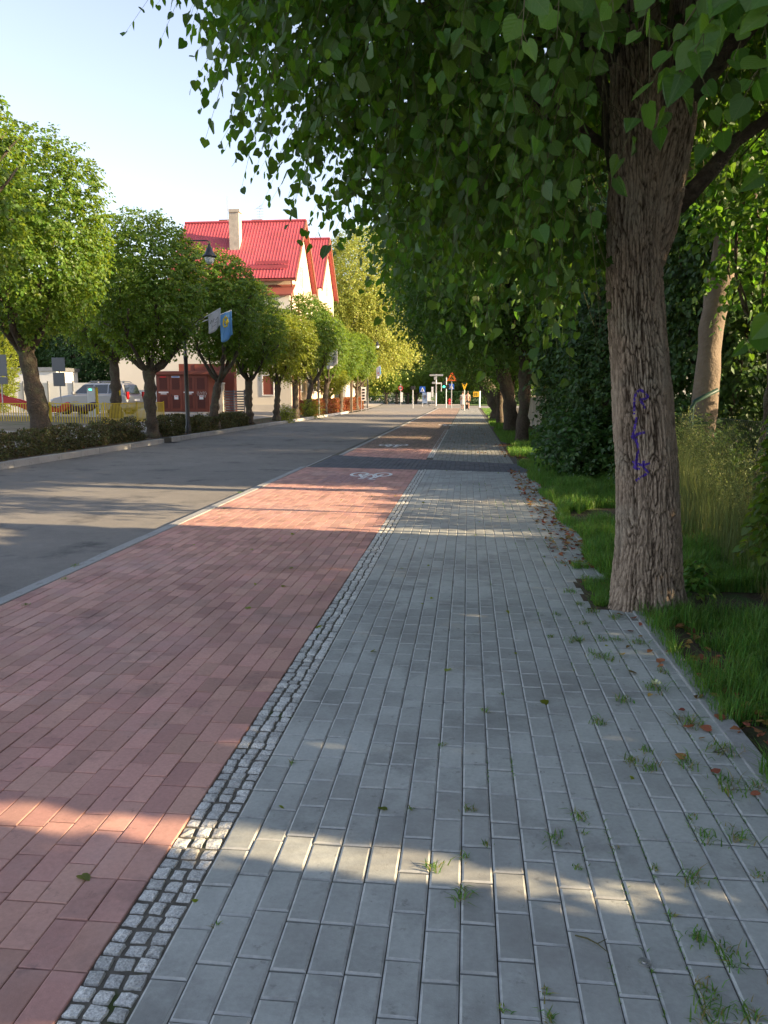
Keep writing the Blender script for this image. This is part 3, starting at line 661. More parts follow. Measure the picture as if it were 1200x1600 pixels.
proto_tree(43, 'young_linden', 'young linden with backlit yellow green leaves right of the big trunk', 'tree', GG, .05, 2.2, (0, 0, 3.65), (.9, .85, 1.15), 270, 10, .085, 'linden_leaf', (3.3, 9.4, .03), L=.4, droop=.6, tmpl=HEART, tf=HEARTF, nl=4)
# ------------------------------------------------------------------ shrubs and hedges
def shrub(seed, name, label, loc, center, rad, nspray, leaf, material, group=None, L=.28, tmpl=KITE, tf=KITEF, stems=5, cat='shrub', k=8, amp=.25):
    root = empty(name, loc, label, cat, group); r_ = np.random.default_rng(seed); rd = random.Random(seed); m = MB()
    for i in range(stems):
        a = 2 * PI * i / stems; e = Vector((center[0] + math.cos(a) * rad[0] * .6, center[1] + math.sin(a) * rad[1] * .6, center[2] + rad[2] * .4))
        m.tube(limb_pts((math.cos(a) * .06, math.sin(a) * .06, -.02), e, (0, 0, .1), 6, rd), [.03 * (1 - .15 * i_) * (rad[2] ** .5) for i_ in range(6)], 6)
    m.build('stem', 'far_bark', root)
    crown(r_, 'foliage', center, rad, nspray, k, leaf, material, root, tmpl, tf, shell=.5, L=L, droop=.35, amp=amp, hang=.4, out=.7, inner=.2)
    return root
GS = 'dark shrubs right of the sidewalk'
s1 = shrub(51, 'tall_shrub', 'tall dark ivy-like shrub left of the big trunk, nearest of its kind', (2.85, 15.6, 0), (0, 0, 2.6), (1.15, 1.5, 2.75), 3200, .10, 'dark_leaf', GS)
copy_tree(s1, (2.75, 18.6, 0), 1.4, (.95, .95, 1.05), 'tall dark shrub in the middle of the green mass beside the verge')
copy_tree(s1, (3.0, 22.3, 0), 2.9, (1, 1, .95), 'tall dark shrub next to the concrete wall panel')
copy_tree(s1, (3.9, 13.2, 0), 3.9, (.9, .9, 1.1), 'tall dark shrub hidden partly behind the big trunk')
s2 = shrub(52, 'low_shrub', 'low glossy shrub spilling onto the verge below the tall dark shrubs', (2.2, 15.0, 0), (0, 0, .55), (.75, .9, .62), 900, .09, 'shrub_leaf')
shrub(53, 'low_shrub', 'pale tipped low shrub at the foot of the tall shrubs, farther one', (2.15, 18.4, 0), (0, 0, .5), (.5, .8, .6), 600, .09, 'shrub_leaf')
shrub(56, 'low_shrub', 'leafy low bush just behind the big trunk by the fence', (2.95, 11.9, 0), (0, 0, .6), (.6, .8, .7), 700, .09, 'dark_leaf')
shrub(57, 'low_shrub', 'unseen low shrub added in the hedge gap to trim the sun patch', (4.1, 1.75, 0), (0, 0, .5), (.5, .45, .52), 700, .10, 'shrub_leaf')  # unseen shrub, added to end the near sun band at its right
def hedge(seed, name, label, x0, x1, y0, y1, z0, h, n, leaf, material, group=None, wild=.12):
    root = empty(name, ((x0 + x1) / 2, (y0 + y1) / 2, z0), label, 'hedge', group); r_ = np.random.default_rng(seed); hx, hy = (x1 - x0) / 2, (y1 - y0) / 2
    # points on a soft box shell
    P = r_.uniform(-1, 1, (n, 3)); ax = r_.integers(0, 3, n); sg = r_.choice([-1, 1], n); q = np.arange(n); face = r_.uniform(size=n) < .75
    P[q[face], ax[face]] = sg[face] * r_.uniform(.82, 1.0, face.sum())
    bulge = np.array([noise.noise(Vector((p[0] * hx * 2.2, p[1] * hy * 2.2, p[2] * 1.5 + seed))) for p in P])
    W = np.stack([P[:, 0] * hx * (1 + wild * bulge), P[:, 1] * hy * (1 + .04 * bulge), (P[:, 2] * .5 + .5) * h * (1 + wild * 1.6 * bulge)], 1)
    o = nrm(P ** 3 + 1e-3); tip = o + r_.normal(size=(n, 3)) * .6 + np.array([0, 0, .2]); nn = o + r_.normal(size=(n, 3)) * .6
    V, F = leaf_mesh(W, tip, nn, leaf * r_.uniform(.6, 1.3, n), KITE, KITEF); mesh_np('foliage', V, F, material, root)
    m = MB(); k = max(2, int((y1 - y0 + x1 - x0) / .9))
    for i in range(k):
        u = (i + .5) / k * 2 - 1; b = Vector((u * hx * .8 if hx > hy else r_.uniform(-.3, .3) * hx, u * hy * .9 if hy >= hx else 0, -.03))
        m = MB(); m.tube([b, b + Vector((r_.uniform(-.1, .1), r_.uniform(-.1, .1), h * .8))], [.016, .006], 5); m.build('stem', 'twig', root)
    return root
GH = 'low clipped hedges along the far kerb'
zb = zleft(-10.1)
hedge(61, 'hedge', 'longest low dark hedge along the far kerb, under the yellow fence', -10.75, -9.95, 9, 23.9, zb, .50, 38000, .058, 'hedge_leaf', GH, .38)
hedge(62, 'hedge', 'short piece of reddish hedge between the left linden and the lamp post', -10.5, -9.9, 25.6, 27.2, zb, .48, 6500, .056, 'hedge_leaf', GH, .4)
hedge(63, 'hedge', 'low hedge right of the lamp post, below the two flags', -10.5, -9.9, 28.0, 35.6, zb, .50, 20000, .058, 'hedge_leaf', GH, .35)
hedge(64, 'barberry_hedge', 'long orange red barberry hedge by the far kerb', -10.9, -9.9, 51.5, 64.5, .1, .95, 20000, .085, 'red_hedge_leaf')
hedge(65, 'barberry_hedge', 'small dark red barberry bush ending the hedge row down the street', -10.7, -9.9, 67.5, 76, .1, 1.0, 9000, .09, 'red_hedge_leaf')
shrub(66, 'low_shrub', 'small yellowish shrub at the foot of the sunlit stub-trunked linden', (-9.75, 42.3, .1), (0, 0, .35), (.5, .5, .4), 220, .07, 'yellow_leaf')
shrub(67, 'low_shrub', 'small yellowish bush before the barberry hedge', (-9.75, 49.7, .1), (0, 0, .5), (.6, .6, .6), 260, .08, 'yellow_leaf')
hedge(68, 'hedge', 'tall clipped dark green hedge beyond the crossing', -4.6, 12, 117, 120, -.02, 1.75, 12000, .2, 'shrub_leaf', None, .02)
hedge(69, 'hedge', 'long unseen garden hedge right of the viewer, added to shade the near paving', 3.3, 4.3, -6, 1.72, 0, 3.3, 46000, .11, 'dark_leaf')  # unseen hedge, added and sized to keep the near paving shaded
hedge(70, 'hedge', 'unseen tall garden hedge behind the chain-link fence, added to block the sun', 5.0, 6.2, 1.86, 7.6, 0, 3.3, 60000, .135, 'shrub_leaf')  # added blocker out of view; gap beside it lets one sun band through
hedge(71, 'hedge', 'dark garden hedge behind the fence and the weeds', 4.6, 5.6, 8.2, 16, 0, 1.9, 11000, .09, 'dark_leaf')
hedge(72, 'hedge', 'low hedge on the lawn beyond the crossing at left', -20, -9.4, 132, 134, 0, 1.0, 3500, .2, 'shrub_leaf', None, .04)

# ------------------------------------------------------------------ chain-link fence
fz = 1.25; FX = 2.92
fe = empty('chain_link_fence', (FX, 9, .02), 'dark chain-link fence with leaning weeds right of the big trunk', 'fence')
m = MB(); ya, yb = 1.0, 14.5; step = .062
V = []; F = []
def wire(a, b, r):
    n0 = len(V); a = Vector(a); b = Vector(b)
    for p in (a, b):
        for k in range(3): an = 2 * PI * k / 3; V.append(tuple(p + Vector((math.cos(an) * r, math.sin(an) * r * .7, math.sin(an) * r * .7))))
    for k in range(3): F.append((n0 + k, n0 + (k + 1) % 3, n0 + 3 + (k + 1) % 3, n0 + 3 + k))
y = ya
while y < yb:
    wire((0, y - 9, 0), (.004, y - 9 + 1.2, 1.2), .0017); wire((.005, y - 9 + 1.2, 0), (.001, y - 9, 1.2), .0017); y += step
mesh_np('wire_mesh', np.array(V), np.array(F), 'wire_green', fe)
for h in (.08, .62, 1.2): MB().tube([(.006, ya - 9, h), (.006, yb - 9 + 1.2, h - .005)], .0025, 5).build('tension_wire', 'wire_green', fe)
for py in (2.6, 5.4, 8.2, 11.0, 13.8):
    MB().tube([(0.02, py - 9, -.1), (0.02, py - 9, 1.30), (0.05, py - 9, 1.38), (.34, py - 9, 1.53)], .028, 10).build('post', 'green_metal', fe, smooth=True)
# ------------------------------------------------------------------ grass and weeds
def blades(rng, P, h, w, lean, material, name, seg=2, flat=0.0):
    n = len(P); a = rng.uniform(0, 2 * PI, n); d = np.stack([np.cos(a), np.sin(a), np.zeros(n)], 1); s = np.stack([-np.sin(a), np.cos(a), np.zeros(n)], 1)
    # blade faces the side s, bends toward d
    h = h[:, None]; ln = (rng.uniform(.1, 1, n) * lean)[:, None]
    up = np.array([0, 0, 1.])
    mid = P + up * h * .55 * (1 - flat) + d * h * ln * .3; tip = P + up * h * (1 - .35 * ln) * (1 - flat) + d * h * ln * 1.0
    ww = (w * rng.uniform(.6, 1.3, n))[:, None]
    V = np.stack([P - s * ww / 2, P + s * ww / 2, mid + s * ww * .4, mid - s * ww * .4, tip], 1).reshape(-1, 3)
    b = (np.arange(n) * 5)[:, None]; Q = b + np.array([[0, 1, 2, 3]]); T = b + np.array([[3, 2, 4]])
    o = mesh_np(name, V, [Q, T], material); o['kind'] = 'stuff'; return o
r_ = np.random.default_rng(9)
def verge_pts(n, x0, x1, y0, y1, patch=1.2, thr=-.25):
    out = []
    P = np.stack([r_.uniform(x0, x1, n), y0 + (y1 - y0) * r_.uniform(0, 1, n) ** 1.35, np.full(n, -.03)], 1)
    m = np.array([noise.noise(Vector((p[0] * patch, p[1] * patch, 7))) > thr + .25 * (p[0] < 1.42) for p in P]); return P[m]
P = verge_pts(66000, 1.17, 2.75, 1.8, 5.6, 1.6, -.32); P = P[~((P[:, 0] > 2.45) & (P[:, 1] > 3.5))]
blades(r_, P, r_.uniform(.04, .22, len(P)) * np.array([.8 + .7 * noise.noise(Vector((p[0] * 4, p[1] * 4, 2))) for p in P]), .0048, .9, 'grass_blade', 'grass')
P = verge_pts(96000, 1.06, 2.6, 6.3, 17.5, .9, -.42); P = P[(P[:, 0] > 1.08 + .12 * np.sin(P[:, 1] * 1.3) ** 2)]
blades(r_, P, r_.uniform(.06, .26, len(P)) * np.array([.75 + .6 * noise.noise(Vector((p[0] * 3, p[1] * 3, 2))) for p in P]), .0065, .9, 'grass_blade', 'grass')
P = verge_pts(9000, .92, 1.35, 5.65, 7.1, 2.2, -.15); P = P[((P[:, 0] - 1.29) ** 2 + (P[:, 1] - 5.72) ** 2) > .05]
blades(r_, P, r_.uniform(.03, .12, len(P)), .005, 1.0, 'grass_blade', 'grass')
P = verge_pts(34000, 1.05, 2.6, 17, 46, .6, -.4); blades(r_, P, r_.uniform(.08, .22, len(P)), .014, .8, 'grass_blade', 'grass')
P = verge_pts(5000, 1.3, 3.3, 40, 84, .6, -.4); blades(r_, P, r_.uniform(.06, .15, len(P)), .03, .8, 'grass_blade', 'grass')
P = verge_pts(9000, 2.2, 3.0, 2.5, 10, 1.3, -.05); blades(r_, P, r_.uniform(.05, .22, len(P)), .005, 1.1, 'dry_grass', 'dry_grass')
# tall flowering grass leaning on the fence
P = np.stack([r_.normal(2.62, .18, 6500), r_.uniform(6.0, 10.6, 6500), np.full(6500, .02)], 1); tall = lambda y, x: np.clip(.42 + .62 * np.clip((y - 6.8) / 2.6, 0, 1) + np.array([.45 * noise.noise(Vector((a * 4, b * 2.2, 5))) for a, b in zip(x, y)]), .15, 1.25)
P = P[np.array([noise.noise(Vector((p[0] * 5, p[1] * 3, 1))) > -.22 for p in P])]
blades(r_, P, r_.uniform(.6, 1.0, len(P)) * tall(P[:, 1], P[:, 0]), .004, .38, 'tall_weed', 'tall_grass')
n = 1100; Bh = np.stack([r_.normal(2.66, .13, n), r_.uniform(6.6, 10.4, n), np.zeros(n)], 1); Bh[:, 2] = tall(Bh[:, 1], Bh[:, 0]) * r_.uniform(.72, 1.05, n)
Pt = np.repeat(Bh, 16, 0) + r_.normal(size=(n * 16, 3)) * np.array([.025, .025, .055]); nn_ = r_.normal(size=(len(Pt), 3))
V_, F_ = leaf_mesh(Pt, r_.normal(size=(len(Pt), 3)) + np.array([0, 0, .8]), nn_, .016 * r_.uniform(.6, 1.4, len(Pt)), KITE, KITEF)
mesh_np('tall_grass', V_, F_, 'tall_weed')['kind'] = 'stuff'
# climbing vine and small weeds
def leafy_stem(seed, label, loc, h, r0, n, leaf, material='row_leaf', name='climbing_vine', cat='plant'):
    root = empty(name, loc, label, cat); q = np.random.default_rng(seed); m = MB()
    pts = [(.05 * math.sin(i * 1.3), .05 * math.cos(i * 1.7), h * i / 9) for i in range(10)]; m.tube(pts, [.014 - .001 * i for i in range(10)], 6); m.build('stem', 'twig', root)
    t = q.uniform(.12, 1.02, n); a = q.uniform(0, 2 * PI, n); rr = r0 * (1.1 - t) ** .6 * q.uniform(.2, 1, n)
    P = np.stack([rr * np.cos(a), rr * np.sin(a), t * h], 1); tip = np.stack([np.cos(a), np.sin(a), -.7 + 0 * a], 1) + q.normal(size=(n, 3)) * .3; nn = np.stack([np.cos(a) * .5, np.sin(a) * .5, 1 + 0 * a], 1) + q.normal(size=(n, 3)) * .3
    V, F = leaf_mesh(P, tip, nn, leaf * q.uniform(.6, 1.2, n), HEART, HEARTF); mesh_np('foliage', V, F, material, root); return root
leafy_stem(1, 'leafy green vine climbing up at the right edge before the fence', (2.42, 6.55, .03), 1.30, .24, 620, .065)
leafy_stem(2, 'second leafy plant beside the fence at the very right edge', (2.72, 7.0, .03), 1.0, .25, 380, .06)
leafy_stem(3, 'small bright weed clump right of the big trunk base', (1.72, 6.0, 0), .28, .17, 240, .045, 'grass_blade', 'weed_clump')
# grass tufts in the joints, placed from the photo ground positions
def g(px, py, z=0.0):
    d = at(px, py, 1.0) - Vector((0, 0, EYE)); t = (z - EYE) / d.z; return Vector((0, 0, EYE)) + d * t
tufts = [(898, 1002, 1), (935, 1025, 1.2), (905, 945, .8), (860, 995, .6), (1000, 1005, 1.2), (1022, 1075, 1.5), (1075, 1130, 1.6), (950, 1030, 1), (975, 1095, 1), (935, 1130, .9), (1010, 1175, .6), (990, 1190, .8), (1015, 1200, .9),
         (1075, 1195, 1.2), (1130, 1175, 1.5), (1145, 1230, 1.6), (1100, 1310, .9), (1152, 1308, 1.0), (1080, 1375, 1.0), (1140, 1495, 1.1), (1090, 1467, .7), (1100, 1550, .9), (1115, 1590, 1.2), (1175, 1590, .8), (905, 1278, .8), (868, 1312, .8),
         (725, 1340, .4), (677, 1358, .7), (722, 1402, .8), (760, 1320, .4), (733, 1267, .5), (643, 1265, .3), (760, 1112, .5), (690, 1165, .4), (785, 1085, .3), (910, 1302, .3), (1022, 1357, .4), (1078, 1277, .4), (962, 1325, .3), (903, 1357, .3),
         (855, 1590, .5), (853, 1552, .3), (786, 1578, .3), (338, 1447, .25), (458, 1192, .3), (118, 885, .9), (375, 770, 1.0), (40, 945, .6), (100, 905, .5), (350, 795, .5), (1048, 1430, .3), (1190, 1370, .6), (1185, 1230, .8), (870, 960, .7), (890, 925, 1.2), (915, 905, 1.2), (880, 880, .7),
         (925, 955, 1.2), (960, 965, 1.0), (905, 1000, .9), (912, 975, .8), (940, 1000, .9), (965, 1000, .8), (1035, 1050, .8), (1045, 1020, .7), (860, 845, .5), (850, 870, .4), (845, 800, .4), (1010, 965, .8), (870, 820, .5), (820, 760, .4)]
PP = []; HH = []
for (x, y, s) in tufts:
    c = g(x, y); k = int(46 * s); q = r_.normal(size=(k, 2)) * .022 * s; PP.append(np.stack([c.x + q[:, 0], c.y + q[:, 1] * 1.3, np.zeros(k)], 1)); HH.append(r_.uniform(.018, .06, k) * s ** .7)
PP = np.concatenate(PP); HH = np.concatenate(HH); half = r_.uniform(size=len(PP)) < .72
blades(r_, PP[half], HH[half], .0042, 1.5, 'grass_blade', 'grass', flat=.35); blades(r_, PP[~half], HH[~half], .0036, 1.6, 'dry_grass', 'dry_grass', flat=.45)
# moss and tiny weeds spread along joints on the right columns
P = np.stack([np.round(r_.uniform(-.5, 1.15, 18000), 1) + r_.normal(size=18000) * .002, r_.uniform(1.5, 14, 18000), np.full(18000, -.006)], 1)
keepm = np.array([noise.noise(Vector((p[0] * 3, p[1] * 2.2, 1))) + .55 * (p[0] - .5) > .28 for p in P]); P = P[keepm]
blades(r_, P, r_.uniform(.008, .024, len(P)), .003, 1.3, 'grass_blade', 'grass', flat=.2)
# fallen leaves
def fallen(P, size, name='fallen_leaves', material='fallen_leaf'):
    n = len(P); a = r_.uniform(0, 2 * PI, n); V, F = leaf_mesh(P, np.stack([np.cos(a), np.sin(a), r_.normal(size=n) * .15], 1), np.array([0, 0, 1.]) + r_.normal(size=(n, 3)) * .3, size * r_.uniform(.5, 1.3, n), HEART, HEARTF)
    mesh_np(name, V, F, material)['kind'] = 'stuff'
P = []
for (x0, x1, y0, y1, n) in ((.80, 1.2, 6.9, 16, 620), (.9, 1.35, 2.0, 6.5, 50), (1.15, 1.8, 15, 19, 500), (.85, 1.4, 19, 24, 260), (1.28, 1.5, 2.5, 5.5, 60), (2.3, 3.4, 3, 9, 600), (1.2, 1.45, 3.5, 5.5, 60), (-.7, 1, 20, 46, 260), (-10.6, -9.8, 15, 40, 200)):
    P.append(np.stack([r_.uniform(x0, x1, n), r_.uniform(y0, y1, n), np.full(n, .012 if x0 > -5 else .12)], 1))
fallen(np.concatenate(P), .042)
P = np.stack([r_.uniform(-3, 1, 60), r_.uniform(2, 16, 60), np.full(60, .004)], 1); fallen(P, .035, 'fallen_leaves', 'yellow_leaf')
tag(MB().lathe([(.0, .006), (.006, .006), (.007, .003), (.016, .005), (.0165, .0), (0, 0)], (0, 0, 0), 20).build('bottle_cap', 'cap_metal', None, smooth=False), 'small round metal cap lying on the grey pavers near the bottom', 'cap').location = g(1007, 1505, .002)
tw = MB(); tw.tube([(-.05, .03, .006), (-.02, .015, .01), (0.005, .0, .007), (.03, -.03, .005)], [.002, .0025, .002, .001], 5); tw.tube([(.005, 0, .007), (.035, .022, .008)], [.0015, .0008], 5)
o = tag(tw.build('dry_twig', 'twig'), 'small forked dry twig on the grey pavers near the bottom', 'twig'); o.location = g(930, 1478, .002)
pm = MB()
for i in range(7):
    a = i * .9; pm.add([(0, 0, .005), (.022 * math.cos(a), .022 * math.sin(a), .012 + .01 * (i % 2)), (.026 * math.cos(a + .5), .026 * math.sin(a + .5), .02), (.02 * math.cos(a + .9), .02 * math.sin(a + .9), .008)], [(0, 1, 2, 3)])
o = tag(pm.build('withered_flower', 'paper_yellow'), 'pale yellow withered flower lying in a grass tuft by the edging', 'flower'); o.location = g(1025, 1070, .03)

# ------------------------------------------------------------------ painted bicycle symbols
def bike_symbol(cx, cy, s=1.0):
    m = MB(); w = .055
    def strip(pts, closed=False, z=.0045):
        n = len(pts); L_, R_ = [], []
        for i in range(n):
            a = Vector(pts[(i - 1) % n] if closed or i else pts[0]); b = Vector(pts[(i + 1) % n] if closed or i < n - 1 else pts[-1]); d = (b - a).normalized(); nn = Vector((-d.y, d.x)) * w / 2; p = Vector(pts[i])
            L_.append((p.x + nn.x, p.y + nn.y * 1.6, z)); R_.append((p.x - nn.x, p.y - nn.y * 1.6, z))
        q = n if closed else n - 1; m.add(L_ + R_, [(i, (i + 1) % n, n + (i + 1) % n, n + i) for i in range(q)])
    for wx in (-.20, .20): strip([(wx + .135 * math.cos(a * PI / 12), .36 + .30 * math.sin(a * PI / 12)) for a in range(24)], True)
    strip([(-.20, .36), (-.08, -.18), (.12, -.18), (.20, .36)], z=.0052); strip([(-.08, -.18), (.02, .36), (.12, -.18)], z=.006); strip([(-.13, -.34), (-.03, -.34)], z=.0052); strip([(.10, -.12), (.06, -.42), (.16, -.46)], z=.0066); strip([(-.20, .36), (.02, .36)], z=.0072)
    o = struct(m.build('bicycle_marking', 'marking')); o.location = (cx, cy, 0); o.scale = (s, s, 1)
c = g(576, 745); bike_symbol(c.x, c.y, 1.1); c = g(613, 697); bike_symbol(c.x, c.y, 1.2); c = g(690, 664.5); bike_symbol(c.x + .3, c.y, 1.3)
c = g(562, 748); mm = MB()
for i in range(9): mm.box(c.x - .62 + .1 * i + .004 * i, c.x - .53 + .1 * i + .004 * i, c.y - .75 + .1 * (i % 3), c.y + .62 - .12 * (i % 2), .0015, .0028)
struct(mm.build('faded_marking', 'old_marking'))
# storm drain in the far gutter
dr = MB(); 
for i in range(5): dr.box(-9.56, -9.25, 24.55 + i * .1, 24.60 + i * .1, -.054, -.045)
dr.box(-9.78, -9.56, 24.5, 25.1, -.05, .10)
tag(dr.build('storm_drain', 'black_metal'), 'dark storm drain inlet in the far kerb below the left linden', 'drain')

# ================================================================== HOUSE WITH RED ROOFS
hz = .36
house = empty('house', (-16, 60, hz), 'cream house with two red gabled roofs and a pale chimney behind the lindens', 'house')
def H(mb, name, material, **k): return mb.build(name, material, house, M=Matrix.Translation((16, -60, -hz)), **k)
XR = -12.05
H(MB().box(-21, XR, 55, 61.9, hz - .3, 9.15), 'wall', 'beige_wall'); H(MB().prism([(55, 9.15), (61.9, 9.15), (61.6, 9.45), (58.4, 13.45), (55.3, 9.5)], 'x', -20.5, XR), 'gable', 'beige_wall')
H(MB().box(-20, XR - .1, 61.9, 65.6, hz - .3, 8.6), 'wall', 'beige_wall')
H(MB().box(-20, XR - .15, 65.6, 72.8, hz - .3, 10.0), 'wall', 'beige_wall'); H(MB().prism([(65.6, 10.0), (72.8, 10.0), (69.2, 14.15)], 'x', -19.9, XR - .15), 'gable', 'beige_wall')
H(MB().box(-24.1, -21, 56, 63, hz - .3, 6.6), 'wing', 'cream_wall'); H(MB().box(-24.2, XR + .06, 53.9, 55.02, hz - .3, 8.0), 'wall', 'cream_wall')
H(MB().prism([(53.6, 7.95), (55.0, 8.75), (55.0, 8.85), (53.6, 8.05)], 'x', -24.4, XR + .25), 'porch_roof', 'brown_metal')
H(MB().box(-24.3, -20.9, 55.8, 63.2, 6.6, 6.8), 'wing_roof', 'roof_grey')
def roof(y0, z0, yr, zr, y1, z1, xa, xb):
    for (ya, za) in ((y0, z0), (y1, z1)):
        d = Vector((0, yr - ya, zr - za)); L = d.length; d.normalize(); nn = Vector((0, -d.z, d.y)) * (1 if ya < yr else -1); m = MB()
        n = int((xb - xa) / .22); vs = []; prof = []
        for i in range(n):
            x = xa + i * (xb - xa) / n; st = (xb - xa) / n
            prof += [(x, .03), (x + st * .66, .03), (x + st * .75, .048), (x + st * .92, .048)]
        prof.append((xb, .03)); prof.append((xb, -.08)); prof.append((xa, -.08)); a = Vector((0, ya, za)); k = len(prof)
        for t in (0, L):
            for (x, hgt) in prof: vs.append(a + d * t + nn * hgt + Vector((x, 0, 0)))
        m.add(vs, [(i, (i + 1) % k, k + (i + 1) % k, k + i) for i in range(k)]); H(m, 'roof', 'roof_red')
    H(MB().tube([(xa, yr, zr + .05), (xb, yr, zr + .05)], .11, 8), 'ridge_cap', 'roof_red')
    for (ya, za) in ((y0, z0), (y1, z1)): H(MB().add([(xb - .04, ya, za - .25), (xb + .06, ya, za - .25), (xb + .06, yr, zr - .22), (xb - .04, yr, zr - .22), (xb - .04, ya, za + .06), (xb + .06, ya, za + .06), (xb + .06, yr, zr + .09), (xb - .04, yr, zr + .09)], [(0, 1, 2, 3), (4, 7, 6, 5), (0, 4, 5, 1), (1, 5, 6, 2), (2, 6, 7, 3), (3, 7, 4, 0)]), 'bargeboard', 'brick')
roof(54.5, 9.2, 58.4, 13.65, 62.2, 9.1, -20.6, XR + .35); roof(65.2, 9.9, 69.2, 14.4, 73.2, 9.8, -20.2, XR + .2)
H(MB().box(-20.6, XR + .35, 54.38, 54.5, 9.02, 9.14), 'gutter', 'brown_metal'); H(MB().tube([(XR + .08, 54.45, 9.0), (XR + .1, 54.8, 8.3), (XR + .1, 54.9, 8.0)], .05, 8), 'downpipe', 'brown_metal')
for yy in (53.98, 56.2, 66.5): H(MB().tube([(XR + .16, yy, hz), (XR + .16, yy, 8.0)], .06, 8), 'downpipe', 'brown_metal')
for (xa, xb, t) in ((-15.6, -12.3, .14), (-14.6, -12.3, .22)):
    yq = 54.5 + t * 3.9; zq = 9.2 + t * 4.45; H(MB().box(xa, xb, yq - .10, yq - .06, zq + .1, zq + .3), 'snow_guard', 'roof_red')
ch = H(MB().box(-16.75, -16.05, 56.4, 57.1, 10.5, 13.95), 'chimney', 'chimney_render'); MB().box(-.75 , .03, -3.65, -2.85, 13.95 - hz, 14.15 - hz).build('chimney_cap', 'chimney_render', ch)
for (x, y) in ((-18.0, 59.6), (-15.6, 59.8)): H(MB().box(x - .45, x + .35, y, y + .5, 12.3, 14.15), 'chimney', 'brick')
H(MB().tube([(-17.6, 59, 13.5), (-17.6, 59, 15.6)], .025, 5), 'antenna', 'grey_metal')
a_ = MB(); a_.tube([(-15.5, 60.2, 13.6), (-15.5, 60.2, 15.3)], .025, 5)
for q in range(4): a_.tube([(-15.5 - .25, 60.2, 14.4 + q * .2), (-15.5 + .25, 60.2, 14.4 + q * .2)], .012, 4)
H(a_, 'antenna', 'grey_metal')
def win_x(y0, y1, z0, z1, x, frame='white_paint'):       # window in the street-facing wall
    f = MB(); t = .07
    for (a, b, c_, d) in ((y0, y1, z0, z0 + t), (y0, y1, z1 - t, z1), (y0, y0 + t, z0 + t, z1 - t), (y1 - t, y1, z0 + t, z1 - t), ((y0 + y1) / 2 - .03, (y0 + y1) / 2 + .03, z0 + t, z1 - t), (y0 + t, (y0 + y1) / 2 - .03, z1 - (z1 - z0) * .35, z1 - (z1 - z0) * .35 + .05)): f.box(x - .02, x + .05, a, b, c_, d)
    fo = H(f, 'window', frame); MB().box(x - .02 + 16, x + .012 + 16, y0 + t - 60, y1 - t - 60, z0 + t - hz, z1 - t - hz).build('pane', 'window_glass', fo)
win_x(57.4, 58.5, 8.9, 10.5, XR + .01); win_x(68.6, 69.7, 9.6, 11.2, XR - .14); win_x(57.6, 58.0, 11.8, 12.2, XR + .01); win_x(58.5, 58.9, 11.8, 12.2, XR + .01)
win_x(56.8, 58.0, 1.6, 3.1, XR + .01); win_x(59.6, 60.8, 1.6, 3.1, XR + .01); win_x(62.6, 63.8, 1.6, 3.1, XR - .09); win_x(68, 69.2, 1.6, 3.1, XR - .14); win_x(57.4, 58.6, 4.9, 6.5, XR + .01); win_x(68.4, 69.6, 5.4, 7, XR - .14)
f = MB(); f.box(-14.0, -13.15, 53.86, 53.9, 1.35, 1.42); f.box(-14.0, -13.15, 53.86, 53.9, 2.7, 2.77); f.box(-14.0, -13.93, 53.86, 53.9, 1.42, 2.7); f.box(-13.22, -13.15, 53.86, 53.9, 1.42, 2.7)
fo = H(f, 'window', 'white_paint'); MB().box(-13.93 + 16, -13.22 + 16, 53.885 - 60, 53.9 - 60, 1.42 - hz, 2.7 - hz).build('pane', 'brown_metal', fo)
H(MB().box(-24.21, XR + .07, 53.86, 53.9, hz - .1, .75), 'plinth', 'grey_render')
